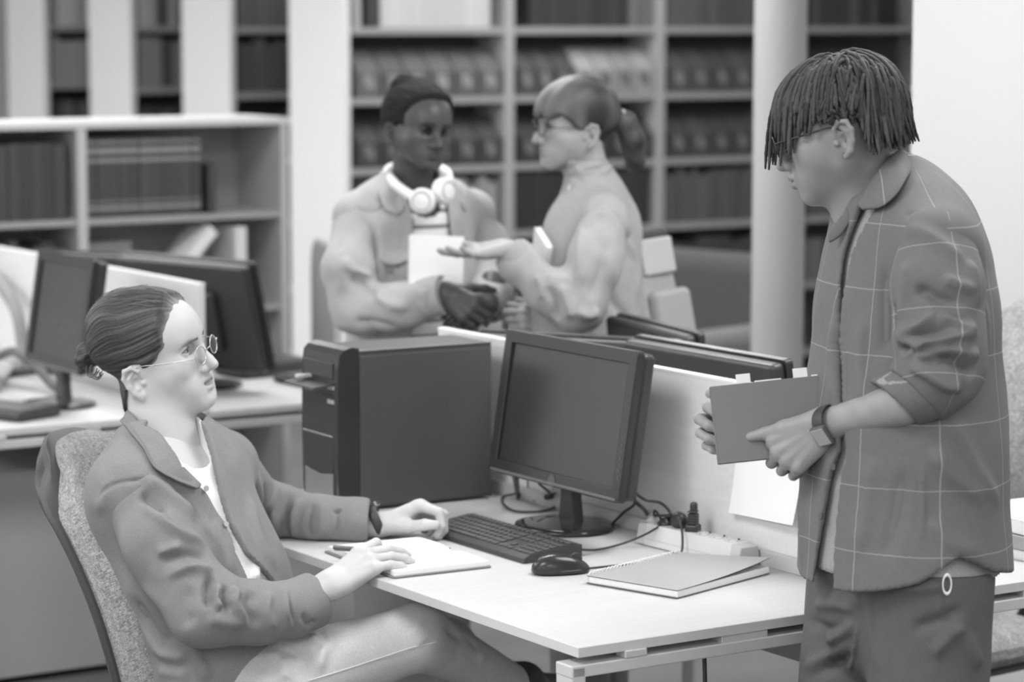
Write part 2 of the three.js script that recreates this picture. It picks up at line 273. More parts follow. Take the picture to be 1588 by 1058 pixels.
function furniture() {
  bench(0, 'pale laminate double desk nearest the camera, holding the open notebook and keyboard');
  bench(2.8, 'pale laminate double desk behind the seated man, with monitors and cables on it');
  tower('black desktop computer tower standing on the near desk beside the monitor', W(0.314, 1.29, 0.7435), TH - 0.03);
  monitor('black monitor on an oval glossy foot beside the keyboard, facing the seated man', W(0.575, 0.9, 0.74), TH, { up: 0.099, w: 0.475, shift: -.05, side: 0.055 });
  monitor('black monitor seen from behind over the divider, nearest the standing man', W(0.94, 0.85, 0.74), TH + Math.PI, { up: 0.062, w: 0.53, h: 0.3, tilt: 9, sticker: false });
  monitor('black monitor behind the divider, half hidden by the monitor on the oval foot', W(0.93, 1.36, 0.74), TH + Math.PI + 0.55, { up: 0.045, h: 0.29, tilt: 5, sticker: false });
  monitor('blurred black monitor farthest along the near desk, in front of the woman with the backpack', W(1.2, 1.42, 0.74), TH + Math.PI - .2, { up: 0.05, w: 0.46, h: 0.29, tilt: 5, sticker: false });
  monitor('blurred black monitor at the far left, in front of the white divider', W(0.42, 3.12, 0.74), TH, { up: 0.1, w: 0.37, h: 0.31, tilt: 9, sticker: false });
  monitor('blurred wide black monitor behind the white divider, right of the seated man’s head', W(0.93, 3.26, 0.74), TH + Math.PI + .28, { up: 0.06, w: 0.54, h: 0.32, tilt: 13, sticker: false });
  monitor('blurred black monitor behind the white divider, left of the wide one', W(0.87, 3.86, 0.74), TH + Math.PI + .5, { up: 0.045, w: 0.46, h: 0.3, tilt: 5, sticker: false });
  keyboard('black keyboard on the near desk, right of the open notebook', W(0.306, 0.826, 0.7405), TH - Math.PI / 2 + 0.0);
  mouse('glossy black computer mouse beside the keyboard corner', W(0.315, 0.525, 0.7405), TH - Math.PI / 2 - .35);
}

// ---------- things on the near desk ----------
function deskThings() {
  // open notebook
  { const t = thing('open_notebook', 'open notebook with blank white pages under the seated man’s hand', 'notebook', W(0.135, 0.79, 0.741), TH - 0.05);
    const cov = [roundShape(0.212, 0.296, 0.008)].map((s) => new THREE.ExtrudeGeometry(s, { depth: 0.0025, bevelEnabled: false }).rotateX(-Math.PI / 2));
    add('cover', cov, M(0.22, 0.6), t);
    for (const s of [-1, 1]) {
      const g = new THREE.BoxGeometry(0.2, 0.008, 0.138, 1, 1, 14).translate(0, 0.004, s * 0.0715), p = g.attributes.position;
      for (let i = 0; i < p.count; i++) if (p.getY(i) > 0.004) { const e = Math.abs(p.getZ(i)) / 0.14; p.setY(i, 0.0045 + 0.0075 * Math.sin(Math.min(1, e * 2.2) * Math.PI / 2) * (1 - 0.35 * e) - 0.004 * Math.exp(-e * 30)); }
      g.computeVertexNormals(); const o = add('pages', [g], MT.paper, t); o.position.set(0.001, 0.0026, 0);
    }
    add('ribbon', [tube([[0.1, 0.011, -0.01], [0.112, 0.006, -0.03], [0.116, 0.004, -0.05]], 0.0012)], MT.lightGrey, t); }
  // pen
  { const a = onY(516, 849, 0.766), b = onY(634, 857, 0.762), t = thing('pen', 'slim grey pen between the seated man’s fingers', 'pen', a), L = a.distanceTo(b);
    t.quaternion.setFromUnitVectors(new THREE.Vector3(0, 1, 0), b.clone().sub(a).normalize());
    add('barrel', [lathe([[0, 0], [0.0035, 0.001], [0.0045, 0.004], [0.0046, L * 0.62], [0.004, L * 0.66]], 16)], M(0.13, 0.35), t);
    add('grip', [lathe([[0.0042, L * 0.64], [0.0044, L * 0.7], [0.0038, L * 0.88], [0.003, L * 0.9]], 16)], M(0.1, 0.5), t);
    add('tip', [lathe([[0.003, L * 0.9], [0.0022, L * 0.94], [0.0008, L], [0, L]], 12)], MT.chrome, t);
    add('clip', [box(0.002, L * 0.26, 0.003, 0.0058, L * 0.15, 0, 0.0008)], MT.chrome, t); }
  // spiral notebook with a lifted cover
  { const A = W(0.306, 0.42, 0), B = W(0.344, 0.209, 0), Wd = 0.21, L = 0.292;
    const t = thing('spiral_notebook', 'closed spiral notebook with a pale grey cover curling up at one corner', 'notebook', W(0.3, 0.418, 0.741), TH + Math.atan2(0.094, 0.303));
    // local: x along the long side (u), z towards the camera (-v)
    add('back_cover', [box(L, 0.0015, Wd, L / 2, 0.001, Wd / 2, 0.0006)], M(0.16, 0.6), t);
    add('pages', [box(L - 0.004, 0.0125, Wd - 0.006, L / 2, 0.008, Wd / 2 + 0.002, 0.0008)], M(0.88, 0.8, { map: tex(4, 128, (x, y, i, j) => 0.9 + 0.1 * hash(1, j, 2), 1, 80) }), t);
    const g = new THREE.PlaneGeometry(L, Wd, 30, 24).rotateX(-Math.PI / 2).translate(L / 2, 0, Wd / 2), p = g.attributes.position, q = g.clone();
    const lift = (x, z) => { const e = x / L, f = z / Wd; return 0.0152 + 0.016 * Math.pow(clamp(e), 2.4) * Math.pow(clamp(f), 1.3) + 0.0008 * Math.sin(e * 3) * f; };
    for (let i = 0; i < p.count; i++) { const y = lift(p.getX(i), p.getZ(i)); p.setY(i, y); q.attributes.position.setY(i, y - 0.0012); }
    g.computeVertexNormals(); const ix = q.index.array; for (let i = 0; i < ix.length; i += 3) [ix[i], ix[i + 1]] = [ix[i + 1], ix[i]]; q.computeVertexNormals();
    add('front_cover', [g, q], M(0.36, 0.55), t);
    const wire = [], rings = 26;
    for (let k = 0; k < rings; k++) wire.push(new THREE.TorusGeometry(0.0092, 0.0012, 6, 18).rotateY(0.06).translate(0.014 + k * (L - 0.028) / (rings - 1) , 0.0108, 0.001));
    for (const w of wire) { const o = add('ring', [w], MT.white, t); }
  }
  // power strip
  { const m = M(0.74, 0.45), t = thing('power_strip', 'white power strip with a row of sockets lying along the divider', 'power strip', W(0.6415, 0.535, 0.7425), TH + 0.05);
    const L = 0.31, s = prism([[-0.028, 0], [0.028, 0], [0.028, 0.004], [0.02, 0.038], [-0.02, 0.038], [-0.028, 0.004]], L - 0.05, 0.0015).translate(0, 0.001, -(L - 0.05) / 2);
    add('housing', [s], m, t);
    for (const e of [-1, 1]) { const c = prism([[-0.0265, 0.003], [0.0265, 0.003], [0.019, 0.0375], [-0.019, 0.0375]], 0.024, 0.003); c.scale(1, 1, e); const p = c.attributes.position; for (let i = 0; i < p.count; i++) if (Math.abs(p.getZ(i)) > 0.012) { p.setY(i, p.getY(i) * 0.93); } if (e < 0) { const I = c.index; const a = c.attributes.position.array; for (let i = 0; i < a.length; i += 9) for (let k = 0; k < 3; k++) [a[i + k], a[i + 3 + k]] = [a[i + 3 + k], a[i + k]]; } c.computeVertexNormals(); add('end_cap', [c.translate(0, 0, e * (L / 2 - 0.025))], M(0.6, 0.45), t); }
    for (let k = 0; k < 6; k++) {
      const z = 0.108 - k * 0.043, so = add('socket', [new THREE.TorusGeometry(0.0165, 0.0012, 8, 28).rotateX(Math.PI / 2).translate(0, 0.0398, z), new THREE.CylinderGeometry(0.0158, 0.0158, 0.0008, 24).translate(0, 0.0397, z)], M(0.48, 0.5), t);
      add('contact_holes', [new THREE.CylinderGeometry(0.0024, 0.0024, 0.0006, 10).translate(0.006, 0.0404, z + 0.006), new THREE.CylinderGeometry(0.0024, 0.0024, 0.0006, 10).translate(-0.006, 0.0404, z - 0.006), box(0.002, 0.006, 0.004, 0.0145, 0.041, z, 0.0004)], M(0.05, 0.4), so);
    }
    add('seam', [box(0.0572, 0.0008, L - 0.05, 0, 0.012, 0, 0)], M(0.5, 0.5), t);
  }
  const onStrip = (z, x = 0) => { const a = TH + 0.05, b = W(0.6428, 0.56, 0.7405); return new THREE.Vector3(b.x + x * Math.cos(a) + z * Math.sin(a), 0.78, b.z - x * Math.sin(a) + z * Math.cos(a)); };
  { const p = onStrip(0.009), t = thing('power_plug', 'tall black angled plug standing in the power strip', 'plug', p, TH + 0.6);
    add('body', [new RoundedBoxGeometry(0.03, 0.016, 0.026, 3, 0.005).translate(0, 0.009, 0), new RoundedBoxGeometry(0.024, 0.03, 0.018, 3, 0.006).translate(0.002, 0.025, 0), new RoundedBoxGeometry(0.016, 0.03, 0.014, 3, 0.006).translate(0.004, 0.045, 0)], MT.black, t);
    const rib = []; for (let k = 0; k < 5; k++) rib.push(new RoundedBoxGeometry(0.022, 0.0025, 0.017, 2, 0.001).translate(-0.001, 0.02 + k * 0.0055, 0)); add('ribs', rib, MT.plasticDark, t); }
  { const p = onStrip(-0.034), t = thing('power_plug', 'round black plug in the power strip beside the tall one', 'plug', p, TH);
    add('body', [new THREE.SphereGeometry(0.0165, 24, 16).scale(1, 1.05, 1.25).translate(0, 0.0172, 0)], MT.black, t); add('neck', [tube([[0, 0.02, -0.015], [0.004, 0.016, -0.035], [0.01, 0.004, -0.06]], 0.004)], MT.black, t); }
  { const p = onStrip(-0.077), t = thing('power_plug', 'flat black plug in the power strip, second socket from its far end', 'plug', p, TH);
    add('body', [lathe([[0, 0.0005], [0.0165, 0.0005], [0.0165, 0.006], [0.012, 0.011], [0.006, 0.016], [0, 0.017]], 24)], MT.black, t); }
  { const p = onStrip(-0.114), t = thing('power_plug', 'pale plug with a dark cable in the last socket of the power strip', 'plug', p, TH);
    add('body', [lathe([[0, 0.0005], [0.016, 0.0005], [0.016, 0.005], [0.01, 0.01], [0.005, 0.014], [0, 0.015]], 24)], M(0.5, 0.5), t); }
  const cable = (label, pts, r = 0.0024, m = MT.black) => tag(add('cable', [tube(pts, r, false, 8, pts.length * 14)], m), label, 'cable');
  const P = onStrip;
  const onU = (px, py, u) => { const r = ray(px, py), k = (u + DX * CO - DZ * SI) / (r[0] * CO - r[2] * SI); return at(px, py, k); };
  cable('thin black keyboard cable curving over the desk to the power strip', [onY(900, 853, 0.7535), onY(925, 853, 0.746), onY(960, 845, 0.7465), onY(985, 836, 0.757), onU(1010, 824, 0.6), onU(1026, 811, 0.628), P(-0.112).setY(0.806), P(-0.114).setY(0.79)]);
  cable('thin black cable hanging from the power strip to the mouse', [P(-0.077).setY(0.797), onU(1042, 800, 0.645), onU(1051, 804, 0.628), onU(1058, 828, 0.605), onU(1057, 856, 0.594), onY(1040, 868, 0.7475), onY(1005, 874, 0.7455), onY(960, 877, 0.7455), onY(910, 882, 0.747)]);
  cable('black monitor cable drooping over the power strip behind the screen', [W(0.61, 0.73, 0.86), onY(1000, 775, 0.835), onY(1024, 780, 0.828), onY(1040, 797, 0.812), P(-0.11).setY(0.796)], 0.0032);
  cable('thick black cable slanting down behind the screen corner to the desk', [W(0.62, 0.76, 0.84), onY(985, 778, 0.82), onY(1000, 792, 0.79), onY(1010, 812, 0.75), W(0.652, 0.66, 0.7465)], 0.004);
  cable('black cable leaving the rear of the monitor foot', [onY(948, 814, 0.747), onY(965, 797, 0.775), onY(985, 775, 0.815), W(0.61, 0.77, 0.86)], 0.003);
  cable('black cable lying in a loose loop between tower and monitor', [onY(803, 742, 0.82), onY(800, 765, 0.76), onY(781, 770, 0.7448), onY(783, 784, 0.7448), onY(800, 793, 0.7448), onY(830, 794, 0.7448), onY(858, 788, 0.7448), onY(862, 772, 0.75), onY(850, 762, 0.775), onY(838, 752, 0.79), onY(826, 738, 0.815)], 0.0028);
  cable('thin grey cable dropping behind the screen beside the loop', [onY(818, 742, 0.8), onY(820, 762, 0.76), onY(829, 779, 0.7448)], 0.0022, MT.grey);
  cable('thick black cable coming straight down from the screen beside the tower', [onY(797, 735, 0.83), onY(801, 755, 0.78), onY(804, 771, 0.745)], 0.0055);
  { const a = onY(852, 770, 0.768), t = thing('cable_connector', 'small black connector on the cable loop below the screen', 'connector', a, TH + .5);
    add('body', [new RoundedBoxGeometry(0.03, 0.012, 0.014, 3, 0.004), new THREE.CylinderGeometry(0.004, 0.0055, 0.02, 12).rotateZ(Math.PI / 2).translate(0.022, 0, 0)], MT.black, t); }
  cable('black cable running up the divider behind the tower', [W(0.683, 1.27, 0.95), W(0.683, 1.23, 0.94), W(0.683, 1.17, 0.965), W(0.683, 1.1, 0.95)], 0.005);
  // sheet of paper hanging on the divider
  { const g = new THREE.PlaneGeometry(0.21, 0.2, 16, 16), p = g.attributes.position, q = g.clone();
    for (const [k, e] of [[g, 0], [q, -0.0006]]) { const s = k.attributes.position; for (let i = 0; i < s.count; i++) { const y = s.getY(i), b = clamp(0.5 - y / 0.2); s.setXYZ(i, s.getX(i) - 0.008 * b * b, y + 0.03 * (s.getX(i) / 0.21) * 0.3, 0.001 + 0.018 * b * b + 0.005 * Math.sin(s.getX(i) * 14) * b + e); } }
    const ix = q.index.array; for (let i = 0; i < ix.length; i += 3) [ix[i], ix[i + 1]] = [ix[i + 1], ix[i]];
    g.computeVertexNormals(); q.computeVertexNormals();
    const o = tag(add('paper_sheet', [g, q], MT.paper), 'blank white sheet of paper hanging on the divider behind the held book', 'paper');
    o.position.copy(W(0.688, 0.365, 0.932)); o.rotation.y = TH - Math.PI / 2; }
  cable('black cable hanging below the end of the near desk', [W(0.35, 0.12, 0.68), W(0.34, 0.1, 0.5), W(0.35, 0.14, 0.3), W(0.36, 0.2, 0.02)], 0.004);
  // books and pads on the right half of the near desk
  const bookFlat = (label, u, v, y, h, w, l, turn, m) => { const t = thing('book', label, 'book', W(u, v, y), TH + turn); add('cover', [box(l, 0.002, w, 0, 0.001, 0, 0.0006), box(l, 0.002, w, 0, h - 0.001, 0, 0.0006)], m, t); add('pages', [box(l - 0.004, h - 0.004, w - 0.004, 0, h / 2, 0, 0.0008)], MT.paper, t); return t; };
  bookFlat('white pad under the spiral notepads on the desk behind the standing man', 1.27, 0.22, 0.7405, 0.02, 0.22, 0.3, 0.05, MT.white);
  { const t = thing('spiral_notepad', 'grey spiral notepad stacked on a white pad behind the standing man', 'notepad', W(1.27, 0.2, 0.7612), TH + 0.02);
    add('cover', [box(0.3, 0.026, 0.2, 0, 0.014, 0, 0.001)], M(0.4, 0.6), t);
    for (let k = 0; k < 30; k++) add('ring', [new THREE.TorusGeometry(0.013, 0.0018, 6, 14).rotateY(Math.PI / 2 + .5).translate(-0.14 + k * 0.0097, 0.0155, 0.101)], MT.white, t); }
  bookFlat('thick white-paged book topmost of the stack behind the standing man', 1.27, 0.23, 0.7905, 0.028, 0.2, 0.28, -0.03, MT.white);
}

// ---------- background furniture ----------
const bookTones = [0.045, 0.055, 0.07, 0.05, 0.09], bookMats = {};
const bm = (g) => bookMats[g.toFixed(3)] ??= M(g, 0.6);
const bookGeo = {};
function volume(h, d, w, banded) {                                     // spine towards +z, standing at the origin, width along x
  const k = [h, d, w, banded].join(); if (bookGeo[k]) return bookGeo[k];
  const g = { cover: merge([box(w, h, 0.004, 0, h / 2, -0.002, 0.0018), box(0.003, h, d, -w / 2 + 0.0015, h / 2, -d / 2, 0.001), box(0.003, h, d, w / 2 - 0.0015, h / 2, -d / 2, 0.001)]), pages: box(w - 0.006, h - 0.008, d - 0.012, 0, h / 2, -d / 2 - 0.003, 0) };
  if (banded) g.band = [0.12, 0.2, 0.72, 0.84, 0.95].map((f, i) => box(w + 0.0004, h * [0.05, 0.02, 0.05, 0.07, 0.03][i], 0.0045, 0, h * f, -0.0021, 0.001));
  return bookGeo[k] = g;
}
const bandMat = M(0.26, 0.6), pageMat = M(0.6, 0.9);
function shelfBook(label, group, base, turn, h, d, w, tone, banded, lean = 0) {
  const g = volume(h, d, w, banded), t = thing('book', label, 'book', base, turn, group);
  if (lean) t.rotation.z = lean;
  const c = new THREE.Mesh(g.cover, bm(tone)); c.name = 'cover'; t.add(c);
  const p = new THREE.Mesh(g.pages, pageMat); p.name = 'pages'; t.add(p);
  if (banded) for (const k of g.band) { const b = new THREE.Mesh(k, bandMat); b.name = 'spine_band'; t.add(b); }
  return t;
}
const upDir = (u, v, y) => W(u, v, y);
// a row of books along u, spines flush at v - d of the shelf; returns the end
function row(label, group, u0, u1, v, y, { h = 0.26, d = 0.2, w = 0.035, tones = bookTones, banded = false, dh = 0.02, dw = 0.3 } = {}) {
  let u = u0; while (true) {
    const ww = Math.round(w * rr(1 - dw, 1 + dw) * 500) / 500, hh = Math.round((h + rr(-dh, dh)) * 200) / 200; if (u + ww > u1) break;
    shelfBook(label, group, W(u + ww / 2, v + rr(0, 0.008), y), TH, hh, d, ww - 0.001, tones[Math.floor(rnd() * tones.length)], banded); u += ww;
  }
  return u;
}
function lowBookcase() {
  const t = thing('bookcase', 'low grey bookcase with encyclopedia rows behind the left monitors', 'bookcase', W(0, 5.0), TH);
  const u0 = -0.28, bays = [u0, 0.525, 1.33, 2.125], D = 0.36, levels = [0.08, 0.42, 0.755, 1.09], topY = 1.425, m = MT.shelf;
  add('top_board', [box(bays[3] - bays[0] + 0.02, 0.024, D + 0.01, (bays[0] + bays[3]) / 2, topY - 0.012, -D / 2, 0.002)], M(0.62, 0.5), t);
  bays.forEach((u, i) => add('side_panel', [box(i && i < 3 ? 0.036 : 0.026, topY - 0.024, D, u + (i === 3 ? -0.013 : i ? 0 : 0.013), (topY - 0.024) / 2, -D / 2, 0.001)], M(0.5, 0.55), t));
  for (let b = 0; b < 3; b++) for (const y of levels) add('shelf', [box(bays[b + 1] - bays[b] - 0.04, 0.022, D - 0.01, (bays[b] + bays[b + 1]) / 2, y - 0.011, -D / 2 - 0.005, 0.001)], m, t);
  add('back_panel', [box(bays[3] - bays[0] - 0.02, topY - 0.03, 0.01, (bays[0] + bays[3]) / 2, topY / 2, -D + 0.006, 0)], MT.shelf, t);
  const v = 5.02, L = 'dark thick volume in the plain row on the low bookcase', L2 = 'dark banded encyclopedia volume in the row on the low bookcase';
  row(L, 'plain dark volumes on the low bookcase', 0.56, 1.29, v, 1.0905, { h: 0.262, w: 0.042, tones: [0.045, 0.05, 0.058], dh: 0.004, dw: 0.15 });
  row(L2, 'banded encyclopedia volumes on the low bookcase', 1.36, 1.81, v, 1.0905, { h: 0.276, w: 0.039, banded: true, dh: 0.001, dw: 0.1, tones: [0.055, 0.07, 0.06] });
  tag(shelfBook('', null, W(1.835, v, 1.0905), TH, 0.175, 0.16, 0.03, 0.06, false), 'short dark volume at the end of the banded encyclopedia row', 'book');
  row('dark volume on the second shelf of the low bookcase', 'volumes on the second shelf of the low bookcase', 0.56, 1.29, v, 0.7555, { h: 0.25, w: 0.04 });
  row('grey-banded volume on the second shelf of the low bookcase', 'banded volumes on the second shelf of the low bookcase', 1.36, 1.545, v, 0.7555, { h: 0.25, dh: 0.001, w: 0.036, banded: true, tones: [0.12, 0.16, 0.1] });
  { const b = shelfBook('white book leaning against an upright white book on the low bookcase', null, W(1.585, 5.0, 0.7715), TH, 0.36, 0.17, 0.04, 0.8, false, -0.75); b.userData.label = 'tall white book leaning aslant on the second shelf of the low bookcase'; }
  tag(shelfBook('', null, W(1.93, 4.99, 0.7555), TH, 0.285, 0.2, 0.045, 0.72, false), 'upright white book beside the slanting white one on the low bookcase', 'book');
}
function stacks() {
  const Vf = 7.0, D = 0.52, ends = [2.66, 2.66, 2.66, 2.66], bay = 0.86, H = 2.3, lv = [0.12, 0.46, 0.79, 1.105, 1.42, 1.735, 2.1];
  const u0 = uAt(540, 300, Vf);
  for (let k = 0; k < 4; k++) {
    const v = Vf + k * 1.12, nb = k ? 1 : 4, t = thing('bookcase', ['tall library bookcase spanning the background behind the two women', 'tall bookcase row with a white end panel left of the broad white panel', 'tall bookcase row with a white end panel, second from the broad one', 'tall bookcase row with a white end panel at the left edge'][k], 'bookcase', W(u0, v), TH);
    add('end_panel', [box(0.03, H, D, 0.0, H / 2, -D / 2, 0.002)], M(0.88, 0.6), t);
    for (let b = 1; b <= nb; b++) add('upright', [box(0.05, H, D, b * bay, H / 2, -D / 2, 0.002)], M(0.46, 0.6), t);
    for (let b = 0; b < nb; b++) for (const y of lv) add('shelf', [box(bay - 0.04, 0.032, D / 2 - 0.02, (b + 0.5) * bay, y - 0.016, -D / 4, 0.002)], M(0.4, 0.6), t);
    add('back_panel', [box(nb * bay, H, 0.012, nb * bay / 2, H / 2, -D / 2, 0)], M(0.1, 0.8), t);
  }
  const U = (b, f) => u0 + (b + f) * bay, v = Vf + 0.015, Y = (i) => lv[i] + 0.0005;
  // front row, top shelf in view
  row('tall pale-spined volume on the top visible shelf', 'pale volumes on the top visible shelf', U(0, 0.06), U(0, 0.12), v, Y(5), { h: 0.25, w: 0.04, tones: [.5] });
  tag(shelfBook('', null, W(U(0, 0.165), v, Y(5)), TH, 0.27, 0.2, 0.055, 0.06, false), 'single dark volume among pale ones on the top visible shelf', 'book');
  row('tall pale-spined volume on the top visible shelf', 'pale volumes on the top visible shelf', U(0, 0.21), U(0, 0.95), v, Y(5), { h: 0.26, w: 0.05, tones: [.62, .7, .66, .58] });
  row('black-spined volume on the top visible shelf', 'black volumes on the top visible shelf', U(1, 0.14), U(1, 0.78), v, Y(5), { h: 0.26, w: 0.045, tones: [.05, .06, .045] });
  row('grey volume at the end of the black row on the top visible shelf', 'grey volumes on the top visible shelf', U(1, 0.8), U(1, 0.95), v, Y(5), { h: 0.25, w: 0.04, tones: [.2, .16] });
  row('dark grey volume on the top visible shelf, third bay', 'dark grey volumes on the top shelf of the third bay', U(2, 0.06), U(2, 0.95), v, Y(5), { h: 0.25, w: 0.04, tones: [.1, .13, .11] });
  row('dark volume on the top visible shelf by the slim round post', 'dark volumes on the top shelf beside the post', U(3, 0.05), U(3, 0.6), v, Y(5), { h: 0.26, w: 0.045, tones: [.06, .05, .12] });
  // magazine files with a slanted front and a pale oval label
  const fileG = {};
  const file = (label, group, u, y, w, tone, patch) => { y += 0.0025;
    const t = thing('magazine_file', label, 'magazine file', W(u, v - 0.005, y), TH, group), h = 0.215, d = 0.2;
    fileG[w] ??= [prism([[0, 0], [d, 0], [d, h], [d * 0.55, h], [0.0, h * 0.52]], w - 0.004, 0.001).rotateY(Math.PI / 2).translate(-w / 2 + 0.002, 0, 0), box(w * 0.8, h * 0.4, d * .5, 0, h * 0.55, -d * 0.55, 0.003), new THREE.CylinderGeometry(0.03, 0.03, 0.002, 20).rotateX(Math.PI / 2).scale(0.8, 1.25, 1).rotateZ(0.5).translate(0, h * 0.32, 0.002)];
    [['box', tone], ['magazines', tone * 1.3], ['label_patch', patch]].forEach(([n, g], i) => { const o = new THREE.Mesh(fileG[w][i], bm(g)); o.name = n; t.add(o); });
  };
  const files = (label, group, b, f0, f1, lvl, n, tone, patch) => { for (let i = 0; i < n; i++) { const f = f0 + (f1 - f0) * (i + 0.5) / n; file(label, group, U(b, f), Y(lvl), Math.round((f1 - f0) / n * bay * 0.94 * 200) / 200, tone * rr(.85, 1.15), patch * rr(.9, 1.1)); } };
  files('dark magazine file with a pale oval patch, second shelf of the first bay', 'magazine files on the second shelf of the first bay', 0, 0.06, 0.96, 4, 6, 0.14, 0.34);
  files('dark magazine file with a pale patch, second shelf of the middle bay', 'dark magazine files on the second shelf of the middle bay', 1, 0.06, 0.42, 4, 3, 0.1, 0.24);
  files('pale magazine file with a dark patch on the second shelf', 'pale magazine files on the second shelf', 1, 0.44, 0.96, 4, 4, 0.38, 0.16);
  files('dark magazine file with a pale patch, second shelf of the third bay', 'magazine files on the second shelf of the third bay', 2, 0.06, 0.96, 4, 6, 0.09, 0.24);
  files('dark magazine file on the second shelf beside the slim round post', 'magazine files on the second shelf beside the post', 3, 0.06, 0.7, 4, 4, 0.06, 0.14);
  files('dark magazine file with a pale patch, third shelf of the first bay', 'magazine files on the third shelf of the first bay', 0, 0.06, 0.96, 3, 6, 0.06, 0.2);
  files('dark magazine file with a grey patch, third shelf of the middle bay', 'magazine files on the third shelf of the middle bay', 1, 0.06, 0.96, 3, 6, 0.055, 0.17);
  files('dark magazine file with a grey patch, third shelf of the third bay', 'magazine files on the third shelf of the third bay', 2, 0.06, 0.96, 3, 6, 0.08, 0.2);
  files('dark magazine file on the third shelf beside the slim round post', 'magazine files on the third shelf beside the post', 3, 0.06, 0.7, 3, 4, 0.08, 0.16);
  row('pale grey volume on the fourth shelf between the two women', 'pale grey volumes on the fourth shelf', U(0, 0.5), U(0, 0.95), v, Y(2), { h: 0.24, w: 0.05, tones: [.3, .36, .33] });
  row('dark volume on the fourth shelf left of the woman with headphones', 'dark volumes on the fourth shelf of the first bay', U(0, 0.06), U(0, 0.48), v, Y(2), { h: 0.24, w: 0.045, tones: [.1, .07] });
  row('black volume on the fourth shelf behind the woman with the backpack', 'black volumes on the fourth shelf of the middle bay', U(1, 0.05), U(1, 0.96), v, Y(2), { h: 0.265, w: 0.05, tones: [.042, .045, .05], dh: .004 });
  row('grey volume on the fourth shelf of the third bay', 'grey volumes on the fourth shelf of the third bay', U(2, 0.06), U(2, 0.95), v, Y(2), { h: 0.24, w: 0.04, tones: [.1, .14, .12] });
  row('dark volume on the fourth shelf beside the slim round post', 'dark volumes on the fourth shelf beside the post', U(3, 0.06), U(3, 0.7), v, Y(2), { h: 0.24, w: 0.045, tones: [.1, .12, .14] });
  row('dark volume on the lowest visible shelf behind the backpack', 'dark volumes on the lowest visible shelf', U(1, 0.4), U(1, 0.96), v, Y(1), { h: 0.22, w: 0.05, tones: [.06, .05, .1] });
  row('dark volume on the lowest visible shelf of the third bay', 'dark volumes on the lowest shelf of the third bay', U(2, 0.06), U(2, 0.95), v, Y(1), { h: 0.24, w: 0.05, tones: [.07, .06] });
  row('grey volume on the lowest visible shelf beside the slim round post', 'grey volumes on the lowest shelf beside the post', U(3, 0.06), U(3, 0.7), v, Y(1), { h: 0.2, w: 0.05, tones: [.2, .1, .15] });
  // what shows in the slits between the white end panels
  const slit = (k, name, t5, t4) => { const vv = Vf + k * 1.12 + 0.015;
    row('volume on the upper shelf seen in the ' + name + ' gap between white panels', 'upper volumes in the ' + name + ' gap', u0 + 0.04, u0 + 0.8, vv, Y(5), { h: 0.26, w: 0.055, tones: t5 });
    row('volume on the middle shelf seen in the ' + name + ' gap between white panels', 'middle volumes in the ' + name + ' gap', u0 + 0.04, u0 + 0.8, vv, Y(4), { h: 0.24, w: 0.055, tones: t4 });
    row('volume on the lower shelf seen in the ' + name + ' gap between white panels', 'lower volumes in the ' + name + ' gap', u0 + 0.04, u0 + 0.8, vv, Y(3), { h: 0.2, w: 0.055, tones: [.08, .15, .06] }); };
  slit(1, 'right', [.14, .16, .13], [.1, .12, .11]); slit(2, 'middle', [.55, .2, .6, .12], [.3, .1, .28, .3]); slit(3, 'left', [.65, .45, .7, .2], [.4, .18, .35]);
}
function uAt(px, py, v0) { const r = ray(px, py), nx = -SI, nz = -CO, k = (v0 + DX * nx + DZ * nz) / (r[0] * nx + r[2] * nz); return (r[0] * k - DX) * CO + (r[2] * k - DZ) * -SI; }
